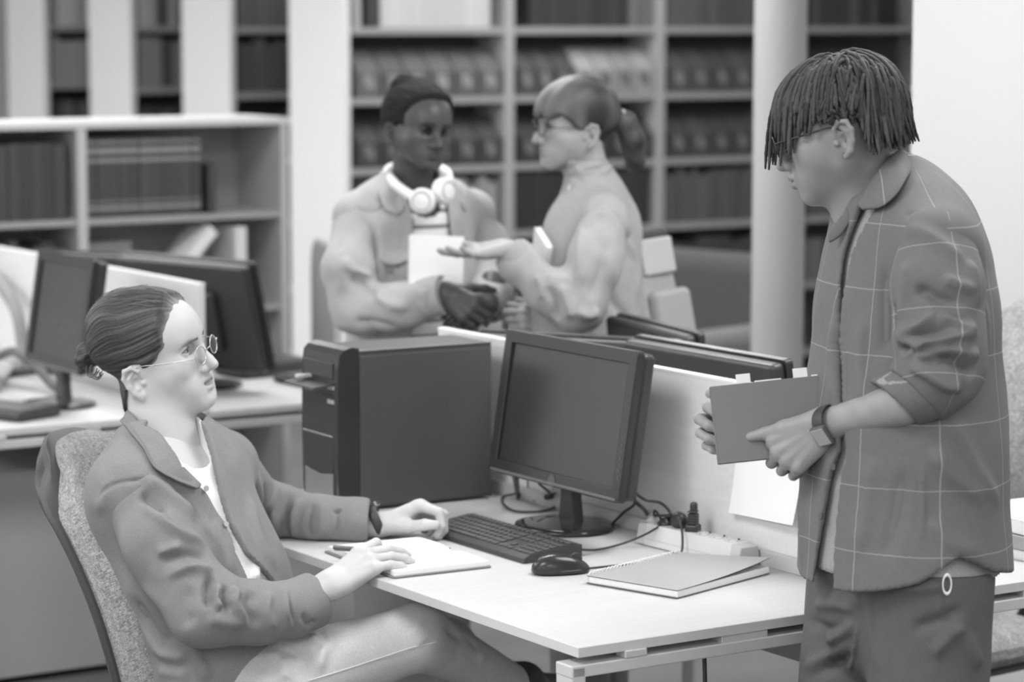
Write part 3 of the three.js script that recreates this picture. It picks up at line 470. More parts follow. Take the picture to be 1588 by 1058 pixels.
function background() {
  lowBookcase(); stacks();
  chair('grey fabric office chair tucked behind the right half of the near desk', W(1.5, 0.8), TH + Math.PI + 0.1, { seatH: 0.46, tall: 0.66, lean: 7 });
  chair('dark office chair under the desk behind the seated man', W(-0.45, 3.6), TH + 0.4, { seatH: 0.45, tall: 0.42, lean: 8 });
  // grey chair shell behind the woman with headphones
  { const t = thing('plastic_chair', 'grey shell chair with a pale rim behind the woman with headphones', 'chair', at(508, 470, 9.3).setY(0), TH - 1.9);
    const s = new THREE.ExtrudeGeometry(roundShape(0.44, 0.46, 0.12), { depth: 0.014, bevelEnabled: true, bevelSize: 0.006, bevelThickness: 0.006, bevelSegments: 3 }).translate(0, 0.78, 0);
    add('back_shell', [s], M(0.3, 0.6), t);
    const rim = tube(roundShape(0.46, 0.48, 0.12).getPoints(8).map((p) => new THREE.Vector3(p.x, p.y + 0.78, 0.006)), 0.012, true, 8, 90); add('rim', [rim], M(0.5, 0.4), t);
    add('seat', [new RoundedBoxGeometry(0.44, 0.03, 0.42, 3, 0.014).translate(0, 0.45, -0.22)], M(0.3, 0.6), t);
    for (const [x, z] of [[-0.2, 0], [0.2, 0], [-0.2, -0.4], [0.2, -0.4]]) add('leg', [tube([[x, 0.44, z], [x * 1.12, 0.01, z + (z ? -0.02 : 0.03)]], 0.012)], MT.frame, t); }
  // upholstered armchair far behind
  { const t = thing('armchair', 'dark upholstered armchair in the background beside the slim round post', 'armchair', W(3.15, 4.3), TH + Math.PI * 1.5 + .25);
    const dm = M(0.1, 0.9), lm = M(0.21, 0.9);
    add('seat', [new RoundedBoxGeometry(0.66, 0.24, 0.62, 4, 0.06).translate(0, 0.36, 0)], dm, t);
    add('backrest', [new RoundedBoxGeometry(0.74, 0.62, 0.2, 4, 0.07).translate(0, 0.62, -0.36)], dm, t);
    for (const s of [-1, 1]) add('armrest', [new RoundedBoxGeometry(0.17, 0.55, 0.7, 4, 0.05).translate(s * 0.4, 0.42, -0.02)], lm, t);
    for (const [x, z] of [[-0.38, 0.28], [0.38, 0.28], [-0.38, -0.38], [0.38, -0.38]]) add('leg', [new THREE.CylinderGeometry(0.02, 0.015, 0.16, 12).translate(x, 0.08, z)], MT.black, t); }
  // far desk clutter
  const Pz = (u, v, y = 0.741) => W(u, v, y);
  { const t = thing('keyboard', 'dark keyboard lying at the edge of the far desk, far left', 'keyboard', Pz(0.2, 3.1), TH - 1.2);
    add('body', [new RoundedBoxGeometry(0.42, 0.022, 0.15, 2, 0.006).translate(0, 0.012, 0)], MT.black, t); add('keys', [box(0.4, 0.006, 0.12, 0, 0.025, 0, 0.002)], M(0.07, 0.5), t).userData.kind = 'stuff'; }
  const cable = (label, pts, r, m) => tag(add('cable', [tube(pts, r, false, 8, pts.length * 12)], m), label, 'cable');
  cable('thick pale grey cable bundle hanging down the far divider at the left edge', [W(0.66, 4.2, 1.0), W(0.64, 4.05, 0.98), W(0.63, 3.9, 0.9), W(0.62, 3.85, 0.78), W(0.5, 3.7, 0.76), W(0.4, 3.5, 0.765)], 0.02, M(0.3, 0.7));
  cable('loose dark cables heaped behind the far keyboard', [W(0.5, 3.75, 0.8), W(0.5, 3.62, 0.83), W(0.5, 3.45, 0.8), W(0.5, 3.36, 0.77), W(0.5, 3.3, 0.76), W(0.55, 3.45, 0.79), W(0.45, 3.6, 0.77)], 0.013, M(0.12, 0.7));
  { const t = thing('plastic_bag', 'crumpled pale plastic pouch heaped beside the far left monitor', 'bag', Pz(0.3, 3.55), TH);
    const g = new THREE.SphereGeometry(0.1, 40, 28), p = g.attributes.position; for (let i = 0; i < p.count; i++) { const x = p.getX(i), y = p.getY(i), z = p.getZ(i), k = 1 + 0.18 * noise(x * 22, y * 22, z * 22) + .08 * noise(x * 60, y * 60, z * 60); p.setXYZ(i, x * 1.5 * k, Math.max(0, (y + 0.03) * 0.7 * k), z * 1.1 * k); } g.computeVertexNormals(); add('pouch', [g], M(0.42, 0.5), t); }
  { const t = thing('telephone_base', 'black device base beside the wide monitor on the far desk', 'device', Pz(1.2, 3.42), TH + .1); add('body', [new RoundedBoxGeometry(0.26, 0.04, 0.18, 3, 0.015).translate(0, 0.022, 0)], MT.black, t); add('hump', [new RoundedBoxGeometry(0.1, 0.04, 0.1, 3, 0.015).translate(-0.05, 0.06, 0)], MT.plasticDark, t); }
  { const t = thing('keyboard', 'black keyboard on the right half of the far desk, beside the tower', 'keyboard', Pz(1.22, 3.02), TH - 1.5); add('body', [new RoundedBoxGeometry(0.44, 0.02, 0.15, 2, 0.006).translate(0, 0.011, 0)], MT.black, t); add('keys', [box(0.41, 0.006, 0.12, 0, 0.023, 0, 0.002)], M(0.07, 0.5), t).userData.kind = 'stuff'; }
  { const t = thing('drawer_pedestal', 'pale grey drawer pedestal on the floor under the far desk', 'cabinet', W(0.34, 3.28), TH); add('case', [box(0.5, 0.56, 0.4, 0, 0.3, 0, 0.003)], M(0.4, 0.5), t); for (const y of [0.13, 0.31, 0.48]) { const d = add('drawer', [box(0.018, 0.165, 0.39, -0.258, y, 0, 0.003)], M(0.45, 0.5), t); add('handle', [box(0.012, 0.012, 0.14, -0.272, y + 0.04, 0, 0.004)], MT.grey, d); } }
}
const MORE = [deskThings, background];

// ---------- implicit surfaces for bodies and clothes ----------
const smin = (a, b, k) => { const h = k - Math.abs(a - b); return h > 0 ? Math.min(a, b) - h * h / (4 * k) : Math.min(a, b); };
const smax = (a, b, k) => -smin(-a, -b, k);
// tapered capsule, flattened along the unit vector n by the factor k
function cap(a, b, ra, rb = ra, n, k = 1) {
  const ax = a.x, ay = a.y, az = a.z; let bx = b.x - ax, by = b.y - ay, bz = b.z - az; const q = k - 1;
  if (n) { const t = (bx * n.x + by * n.y + bz * n.z) * q; bx += t * n.x; by += t * n.y; bz += t * n.z; }
  const bb = 1 / Math.max(1e-9, bx * bx + by * by + bz * bz), dr = rb - ra;
  return (x, y, z) => {
    let px = x - ax, py = y - ay, pz = z - az;
    if (n) { const t = (px * n.x + py * n.y + pz * n.z) * q; px += t * n.x; py += t * n.y; pz += t * n.z; }
    let h = (px * bx + py * by + pz * bz) * bb; h = h < 0 ? 0 : h > 1 ? 1 : h;
    const dx = px - bx * h, dy = py - by * h, dz = pz - bz * h;
    return Math.sqrt(dx * dx + dy * dy + dz * dz) - (ra + dr * h);
  };
}
const ball = (c, r) => { const { x: a, y: b, z: e } = c; return (x, y, z) => Math.hypot(x - a, y - b, z - e) - r; };
function ell(c, rx, ry, rz) {                                          // axis-aligned ellipsoid
  const { x: a, y: b, z: e } = c, m = Math.min(rx, ry, rz);
  return (x, y, z) => { const p = (x - a) / rx, q = (y - b) / ry, r = (z - e) / rz, k = Math.sqrt(p * p + q * q + r * r); if (k < 1e-6) return -m; const p2 = p / rx, q2 = q / ry, r2 = r / rz; return k * (k - 1) / Math.max(1e-9, Math.sqrt(p2 * p2 + q2 * q2 + r2 * r2)); };
}
const join = (fs, k) => (x, y, z) => { let d = fs[0](x, y, z); for (let i = 1; i < fs.length; i++) d = smin(d, fs[i](x, y, z), k); return d; };
const chain = (ps, rs, k = 0.01, n, fl) => join(ps.slice(1).map((p, i) => cap(ps[i], p, rs[i], rs[i + 1], n, fl)), k);
const v3 = (x, y, z) => new THREE.Vector3(x, y, z);
const J = (px, py, d) => at(px, py, d);

function meshField(f, lo, hi, h, { newton = 1 } = {}) {                // naive surface nets over the blocks that the surface can cross
  const N = [0, 1, 2].map((i) => Math.ceil((hi.getComponent(i) - lo.getComponent(i)) / h) + 2), [nx, ny, nz] = N, B = 6;
  const val = new Float32Array(nx * ny * nz).fill(1e3), vid = new Int32Array(nx * ny * nz).fill(-1), active = [];
  const id = (i, j, k) => (k * ny + j) * nx + i, ox = lo.x, oy = lo.y, oz = lo.z, R = B * h * 0.87 * 1.9;
  for (let bk = 0; bk < nz; bk += B) for (let bj = 0; bj < ny; bj += B) for (let bi = 0; bi < nx; bi += B) {
    if (Math.abs(f(ox + (bi + B / 2) * h, oy + (bj + B / 2) * h, oz + (bk + B / 2) * h)) > R) continue;
    active.push([bi, bj, bk]);
    const ei = Math.min(nx - 1, bi + B), ej = Math.min(ny - 1, bj + B), ek = Math.min(nz - 1, bk + B);
    for (let k = bk; k <= ek; k++) for (let j = bj; j <= ej; j++) for (let i = bi; i <= ei; i++) { const q = id(i, j, k); if (val[q] === 1e3) val[q] = f(ox + i * h, oy + j * h, oz + k * h); }
  }
  const pos = [], ix = [], E = [[0, 1], [0, 2], [0, 4], [1, 3], [1, 5], [2, 3], [2, 6], [3, 7], [4, 5], [4, 6], [5, 7], [6, 7]], c = new Float64Array(8);
  for (const [bi, bj, bk] of active) for (let k = bk; k < Math.min(nz - 1, bk + B); k++) for (let j = bj; j < Math.min(ny - 1, bj + B); j++) for (let i = bi; i < Math.min(nx - 1, bi + B); i++) {
    let m = 0; for (let t = 0; t < 8; t++) { c[t] = val[id(i + (t & 1), j + (t >> 1 & 1), k + (t >> 2))]; if (c[t] < 0) m |= 1 << t; }
    if (m === 0 || m === 255) continue;
    let sx = 0, sy = 0, sz = 0, n = 0;
    for (const [a, b] of E) { if ((c[a] < 0) === (c[b] < 0)) continue; const t = c[a] / (c[a] - c[b]); sx += (a & 1) + ((b & 1) - (a & 1)) * t; sy += (a >> 1 & 1) + ((b >> 1 & 1) - (a >> 1 & 1)) * t; sz += (a >> 2) + ((b >> 2) - (a >> 2)) * t; n++; }
    vid[id(i, j, k)] = pos.length / 3; pos.push(ox + (i + sx / n) * h, oy + (j + sy / n) * h, oz + (k + sz / n) * h);
  }
  const quad = (a, b, cc, d, flip) => { if (a < 0 || b < 0 || cc < 0 || d < 0) return; if (flip) ix.push(a, cc, b, a, d, cc); else ix.push(a, b, cc, a, cc, d); };
  for (const [bi, bj, bk] of active) for (let k = Math.max(1, bk); k < Math.min(nz - 1, bk + B); k++) for (let j = Math.max(1, bj); j < Math.min(ny - 1, bj + B); j++) for (let i = Math.max(1, bi); i < Math.min(nx - 1, bi + B); i++) {
    const s = val[id(i, j, k)] < 0;
    if (s !== val[id(i + 1, j, k)] < 0) quad(vid[id(i, j - 1, k - 1)], vid[id(i, j, k - 1)], vid[id(i, j, k)], vid[id(i, j - 1, k)], !s);
    if (s !== val[id(i, j + 1, k)] < 0) quad(vid[id(i - 1, j, k - 1)], vid[id(i - 1, j, k)], vid[id(i, j, k)], vid[id(i, j, k - 1)], !s);
    if (s !== val[id(i, j, k + 1)] < 0) quad(vid[id(i - 1, j - 1, k)], vid[id(i, j - 1, k)], vid[id(i, j, k)], vid[id(i - 1, j, k)], !s);
  }
  const e = h * 0.2;
  for (let t = 0; t < newton; t++) for (let v = 0; v < pos.length; v += 3) {
    const x = pos[v], y = pos[v + 1], z = pos[v + 2], d = f(x, y, z); if (Math.abs(d) < h * 0.02) continue;
    const gx = f(x + e, y, z) - d, gy = f(x, y + e, z) - d, gz = f(x, y, z + e) - d, g = gx * gx + gy * gy + gz * gz; if (g < 1e-12) continue;
    const s = clamp(d * e / g, -h / Math.sqrt(g) * 0.5, h / Math.sqrt(g) * 0.5); pos[v] -= gx * s; pos[v + 1] -= gy * s; pos[v + 2] -= gz * s;
  }
  const g = new THREE.BufferGeometry(); g.setAttribute('position', new THREE.Float32BufferAttribute(pos, 3)); g.setIndex(ix); g.computeVertexNormals(); return g;
}
const hit = (f, px, py, d0 = 4, d1 = 8) => { const r = ray(px, py); let d = d0; for (let i = 0; i < 160; i++) { const s = f(r[0] * d, EYE + r[1] * d, r[2] * d); if (s < 0.0004) return v3(r[0] * d, EYE + r[1] * d, r[2] * d); d += Math.max(0.0006, s * 0.6); if (d > d1) return null; } return v3(r[0] * d, EYE + r[1] * d, r[2] * d); };
// cloth folds: ridges (amp > 0) and grooves along lines traced on the surface, applied along the normals
function folds(g, f, list, d0, d1) {
  const segs = [];
  for (const [pts, amp, w, soft] of list) {
    const q = pts.map(([x, y]) => hit(f, x, y, d0, d1)).filter(Boolean); if (q.length < 2) continue;
    const c = new THREE.CatmullRomCurve3(q).getPoints(q.length * 5);
    segs.push({ c, amp, w, box: new THREE.Box3().setFromPoints(c).expandByScalar(3 * w), n: c.length });
  }
  const p = g.attributes.position, nn = g.attributes.normal, v = v3(), off = new Float32Array(p.count);
  for (let i = 0; i < p.count; i++) {
    v.fromBufferAttribute(p, i); let o = 0;
    for (const s of segs) if (s.box.containsPoint(v)) {
      let best = 1e9, bt = 0; for (let k = 0; k < s.n - 1; k++) { const a = s.c[k], b = s.c[k + 1], bx = b.x - a.x, by = b.y - a.y, bz = b.z - a.z; let t = ((v.x - a.x) * bx + (v.y - a.y) * by + (v.z - a.z) * bz) / Math.max(1e-12, bx * bx + by * by + bz * bz); t = clamp(t); const d = (a.x + bx * t - v.x) ** 2 + (a.y + by * t - v.y) ** 2 + (a.z + bz * t - v.z) ** 2; if (d < best) { best = d; bt = (k + t) / (s.n - 1); } }
      o += 1.5 * s.amp * Math.exp(-best / (s.w * s.w)) * sst(0, 0.25, bt) * sst(1, 0.75, bt);
    }
    off[i] = o;
  }
  for (let i = 0; i < p.count; i++) if (off[i]) p.setXYZ(i, p.getX(i) + nn.getX(i) * off[i], p.getY(i) + nn.getY(i) * off[i], p.getZ(i) + nn.getZ(i) * off[i]);
  g.computeVertexNormals(); return g;
}
function wrinkle(g, amp, fn) { const p = g.attributes.position, n = g.attributes.normal; for (let i = 0; i < p.count; i++) { const o = amp * fn(p.getX(i), p.getY(i), p.getZ(i)); p.setXYZ(i, p.getX(i) + n.getX(i) * o, p.getY(i) + n.getY(i) * o, p.getZ(i) + n.getZ(i) * o); } g.computeVertexNormals(); return g; }
const drape = (s, ax, st, q = 0) => (x, y, z) => { const t = (x * ax.x + y * ax.y + z * ax.z) * st; x -= ax.x * t; y -= ax.y * t; z -= ax.z * t; const a = noise(x * s + q, y * s, z * s), b = noise(x * s * 2.3 + 5, y * s * 2.3 + q, z * s * 2.3); return (0.55 - 1.9 * Math.abs(a)) * 0.8 + 0.45 * b; };
const crumple = (s, q = 0) => (x, y, z) => { const a = noise(x * s + q, y * s, z * s), b = noise(x * s * 2.1 + 5, y * s * 2.1 + q, z * s * 2.1); return 0.7 * (1 - 2 * Math.abs(a)) * 0.6 + 0.4 * b; };
function tint(g, fn) { const p = g.attributes.position, n = g.attributes.normal, c = new Float32Array(p.count * 3); for (let i = 0; i < p.count; i++) { const v = fn(p.getX(i), p.getY(i), p.getZ(i), n.getX(i), n.getY(i), n.getZ(i)); c[i * 3] = c[i * 3 + 1] = c[i * 3 + 2] = v; } g.setAttribute('color', new THREE.BufferAttribute(c, 3)); return g; }
function setUV(g, fn) { const p = g.attributes.position, uv = new Float32Array(p.count * 2); for (let i = 0; i < p.count; i++) { const [a, b] = fn(p.getX(i), p.getY(i), p.getZ(i)); uv[2 * i] = a; uv[2 * i + 1] = b; } g.setAttribute('uv', new THREE.BufferAttribute(uv, 2)); return g; }
// a strip of cloth between two lines of points, with thickness
function ribbon(A, B, th, n = 40, m = 6, puff = 0) {
  const a = new THREE.CatmullRomCurve3(A).getPoints(n), b = new THREE.CatmullRomCurve3(B).getPoints(n), P = [], ix = [], S = (n + 1) * (m + 1);
  const pt = (i, j) => a[i].clone().lerp(b[i], j / m), nr = [];
  for (let i = 0; i <= n; i++) { const t = a[Math.min(n, i + 1)].clone().sub(a[Math.max(0, i - 1)]), w = b[i].clone().sub(a[i]); nr.push(t.cross(w).normalize()); }
  for (const s of [1, -1]) for (let i = 0; i <= n; i++) for (let j = 0; j <= m; j++) { const p = pt(i, j).addScaledVector(nr[i], s * th / 2 + puff * Math.sin(Math.PI * j / m)); P.push(p.x, p.y, p.z); }
  const q = (a, b, c, d) => ix.push(a, b, c, a, c, d), id = (s, i, j) => s * S + i * (m + 1) + j;
  for (let i = 0; i < n; i++) for (let j = 0; j < m; j++) { q(id(0, i, j), id(0, i + 1, j), id(0, i + 1, j + 1), id(0, i, j + 1)); q(id(1, i, j), id(1, i, j + 1), id(1, i + 1, j + 1), id(1, i + 1, j)); }
  for (let i = 0; i < n; i++) { q(id(0, i + 1, 0), id(0, i, 0), id(1, i, 0), id(1, i + 1, 0)); q(id(0, i, m), id(0, i + 1, m), id(1, i + 1, m), id(1, i, m)); }
  for (let j = 0; j < m; j++) { q(id(0, 0, j), id(0, 0, j + 1), id(1, 0, j + 1), id(1, 0, j)); q(id(0, n, j + 1), id(0, n, j), id(1, n, j), id(1, n, j + 1)); }
  const g = new THREE.BufferGeometry(); g.setAttribute('position', new THREE.Float32BufferAttribute(P, 3)); g.setIndex(ix); g.computeVertexNormals(); return g;
}
function mergeBody(gs) { return mergeGeometries(gs.map((g) => { const q = g.toNonIndexed ? (g.index ? g.clone() : g) : g; for (const k of Object.keys(q.attributes)) if (!['position', 'normal', 'color'].includes(k)) q.deleteAttribute(k); return q; })); }
function part(name, g, m, parent, label) { const o = new THREE.Mesh(g, m); o.name = name; parent.add(o); if (label) o.userData.label = label; return o; }

// ---------- heads: local frame x forward, y up, z to the person's right; origin between the eyes' level and the ears ----------
function makeHead({ pos, yaw, pitch, roll = 0, s = 1, face = 1, earY = -0.028, skull = [0.1, 0.085, 0.076], skullC = [-0.01, 0.034, 0], nose = 1, lips = 1, jaw = 1, open = 0, cheek = 1, mz = 0, look = [0, 0] }) {
  const h = v3(Math.cos(yaw), 0, Math.sin(yaw)), up0 = v3(0, 1, 0), f = h.clone().multiplyScalar(Math.cos(pitch)).addScaledVector(up0, Math.sin(pitch)), u = up0.clone().multiplyScalar(Math.cos(pitch)).addScaledVector(h, -Math.sin(pitch));
  const r = f.clone().cross(u); if (roll) { const c = Math.cos(roll), q = Math.sin(roll), u2 = u.clone().multiplyScalar(c).addScaledVector(r, q); r.multiplyScalar(c).addScaledVector(u, -q); u.copy(u2); }
  const toW = (x, y, z) => v3().copy(pos).addScaledVector(f, x * s).addScaledVector(u, y * s).addScaledVector(r, z * s);
  const toL = (x, y, z) => { const a = x - pos.x, b = y - pos.y, c = z - pos.z; return [(a * f.x + b * f.y + c * f.z) / s, (a * u.x + b * u.y + c * u.z) / s, (a * r.x + b * r.y + c * r.z) / s]; };
  const Y = (y) => y < 0 ? y * face : y, p = (x, y, z) => v3(x, Y(y), z);
  const skullF = ell(v3(...skullC), ...skull);
  const base = join([skullF, ell(p(0.025, -0.02, 0), 0.066, 0.082 * face, 0.061 * cheek), ell(p(0.035, 0.035, 0), 0.058, 0.05, 0.058)], 0.03);
  const jawF = (x, y, z) => { z = Math.abs(z); let d = jaws[0](x, y, z); d = smin(d, jaws[1](x, y, z), 0.02); return smin(d, jaws[2](x, y, z), 0.02); };
  const jaws = [cap(p(0.0, -0.055, 0.047 * jaw), p(0.072, -0.096, 0.014), 0.019, 0.0165), cap(p(-0.004, -0.02, 0.05), p(0.0, -0.056, 0.047 * jaw), 0.02, 0.017), cap(p(0.078, -0.098, 0), p(0.074, -0.098, 0.014), 0.0185, 0.016)];
  const fx = {
    brow: cap(p(0.079, 0.021, 0), p(0.07, 0.02, 0.034), 0.0155, 0.0135), cheek: ball(p(0.058, -0.027, 0.042 * cheek), 0.0215),
    nose: join([cap(p(0.089, 0.004, 0), p(0.105, -0.031, 0), 0.0068, 0.0095), cap(p(0.105, -0.03, 0), p(0.109 + 0.004 * nose, -0.0385, 0), 0.0095, 0.0092)], 0.008), ala: ball(p(0.0985, -0.0425, 0.0115 * nose), 0.0078 * nose), colu: cap(p(0.09, -0.05, 0), p(0.108, -0.043, 0), 0.006, 0.005), nostril: ell(p(0.102, -0.0495, 0.0065 * nose), 0.005, 0.004, 0.0032),
    fill: cap(p(0.03, -0.032, 0.045 * cheek), p(0.062, -0.078, 0.027), 0.0215, 0.021), fill2: cap(p(0.044, -0.045, 0.043 * cheek), p(0.062, -0.06, 0.033), 0.0205, 0.019), muzzle: ell(p(0.07 + mz, -0.066, 0), 0.0265, 0.026 * face, 0.031),
    lipU: [cap(p(0.0975 + mz, -0.0605 + open * 0.002, 0), p(0.0935 + mz, -0.0625 + open * 0.002, 0.012), 0.0055 * lips, 0.0045 * lips), cap(p(0.0935 + mz, -0.0625 + open * 0.002, 0.012), p(0.0805 + mz, -0.0642, 0.0242), 0.0045 * lips, 0.0025)],
    lipL: [cap(p(0.0955 + mz, -0.0745 - open * 0.003, 0), p(0.0915 + mz, -0.0735 - open * 0.003, 0.011), 0.0062 * lips, 0.0052 * lips), cap(p(0.0915 + mz, -0.0735 - open * 0.003, 0.011), p(0.0805 + mz, -0.0655, 0.0232), 0.005 * lips, 0.0025)],
    slit: [cap(p(0.101 + mz, -0.068, 0), p(0.096 + mz, -0.068, 0.013), 0.0016 + open * 0.0032, 0.0015 + open * 0.0025), cap(p(0.096 + mz, -0.068, 0.013), p(0.083 + mz, -0.0648, 0.0248), 0.0015 + open * 0.0024, 0.0012)],
    socket: ell(p(0.089, -0.001, 0.031), 0.016, 0.0135, 0.0185), eyeL: ball(p(0.0715, -0.0005, 0.0315), 0.0138), slitE: ell(p(0.0845, -0.0012, 0.0315), 0.009, 0.0046, 0.0132), chinDip: cap(p(0.102, -0.0865, -0.014), p(0.102, -0.0865, 0.014), 0.0045),
  };
  const local = (x, y, z) => {
    const za = Math.abs(z), b = base(x, y, z); let d = b; if (d > 0.08) return d;
    d = smin(d, jawF(x, y, z), 0.036); d = smin(d, fx.muzzle(x, y, za), 0.018); d = smin(d, fx.fill(x, y, za), 0.02); d = smin(d, fx.fill2(x, y, za), 0.02); d = smin(d, fx.brow(x, y, za), 0.014); d = smin(d, fx.cheek(x, y, za), 0.022);
    d = smax(d, -fx.socket(x, y, za), 0.012); d = smin(d, smax(fx.eyeL(x, y, za), -fx.slitE(x, y, za), 0.0016), 0.005);
    d = smin(d, fx.nose(x, y, za), 0.009); d = smin(d, fx.ala(x, y, za), 0.0055); d = smin(d, fx.colu(x, y, za), 0.006); d = smax(d, -fx.nostril(x, y, za), 0.003);
    d = smax(d, -fx.chinDip(x, y, za), 0.01);
    d = smin(d, Math.min(fx.lipU[0](x, y, za), fx.lipU[1](x, y, za)), 0.0045); d = smin(d, Math.min(fx.lipL[0](x, y, za), fx.lipL[1](x, y, za)), 0.0045); d = smax(d, -Math.min(fx.slit[0](x, y, za), fx.slit[1](x, y, za)), 0.002);
    return smin(d, ear(x, y, za), 0.004);
  };
  const eo = v3(-0.012, earY, 0.0745), E = (x, y, z) => v3(eo.x + x, eo.y + y, eo.z + z);
  const helix = chain([E(0.011, 0.006, 0.001), E(0.008, 0.02, 0.005), E(-0.003, 0.029, 0.009), E(-0.016, 0.025, 0.013), E(-0.021, 0.01, 0.014), E(-0.017, -0.008, 0.012), E(-0.008, -0.022, 0.008), E(0.002, -0.029, 0.004)], [0.003, 0.0038, 0.0042, 0.0042, 0.004, 0.0038, 0.005, 0.0055], 0.003);
  const anti = chain([E(-0.004, 0.018, 0.006), E(-0.012, 0.008, 0.009), E(-0.011, -0.007, 0.008), E(-0.003, -0.016, 0.005)], [0.0035, 0.004, 0.0042, 0.0045], 0.003), plate = cap(E(-0.006, 0.012, 0.0035), E(-0.004, -0.018, 0.001), 0.0165, 0.011, v3(0.36, 0, 0.93), 4.2), concha = ell(E(0.001, -0.003, 0.007), 0.0085, 0.011, 0.0085), tragus = ball(E(0.0115, -0.005, 0.0005), 0.0048);
  const ear = (x, y, z) => { if (z < 0.045) return 1; let d = smin(smin(helix(x, y, z), anti(x, y, z), 0.003), plate(x, y, z), 0.003); d = smax(d, -concha(x, y, z), 0.003); return smin(d, tragus(x, y, z), 0.003); };
  const field = (x, y, z) => { const [a, b, c] = toL(x, y, z); return local(a, b, c) * s; };
  const eye = (sg) => { const g = new THREE.SphereGeometry(0.0122, 32, 24), pp = g.attributes.position, dir = v3(1, look[1], look[0]).normalize(); tint(g, (x, y, z) => { const a = (x * dir.x + y * dir.y + z * dir.z) / 0.0122; return a > 0.95 ? 0.015 : a > 0.82 ? 0.06 : 0.38; }); for (let i = 0; i < pp.count; i++) { const w = toW(0.0715 + pp.getX(i), -0.0005 + pp.getY(i), sg * 0.0315 + pp.getZ(i)); pp.setXYZ(i, w.x, w.y, w.z); } g.computeVertexNormals(); return g; };
  const lipDist = (x, y, z) => { const [a, b, c] = toL(x, y, z), za = Math.abs(c); return Math.min(fx.lipU[0](a, b, za), fx.lipU[1](a, b, za), fx.lipL[0](a, b, za), fx.lipL[1](a, b, za)); };
  return { field, local, base, toW, toL, f, u, r, pos, s, eye, lipDist, face, slit: (x, y, z) => { const [a, b, c] = toL(x, y, z), za = Math.abs(c); return Math.min(fx.slit[0](a, b, za), fx.slit[1](a, b, za)); } };
}
// fine dark hairs as thin tubes on the head: a strip along local points
const faceX = (H, y, z) => { let x = 0.14; for (let k = 0; k < 160; k++) { const d = H.local(x, y, z); if (d < 0.0003) break; x -= Math.max(0.0004, d * 0.6); } return x; };
function browGeo(H, sg, pts, r, out = 0.0006) { return tube(pts.map(([y, z]) => H.toW(faceX(H, y, sg * z) + out, y, sg * z)), r * H.s, false, 6, 14); }
function brows(H, T, tone, h = 0.0185, r = 0.0022, w = 1) { for (const s of [1, -1]) part('eyebrow', merge([0, 1, 2].map((k) => browGeo(H, s, [[h + 0.002 + k * 0.0016 * w, 0.0125], [h + 0.0025 + k * 0.0014 * w, 0.021], [h + 0.0035 + k * 0.0008 * w, 0.033], [h - 0.0005, 0.0455]], r))), M(tone, 0.85), T); for (const s of [1, -1]) part('eyelashes', browGeo(H, s, [[-0.0015, 0.0195], [0.0036, 0.026], [0.0046, 0.033], [0.002, 0.041], [-0.0015, 0.0455]], 0.0011, 0.0008), M(tone * 0.6, 0.8), T); }

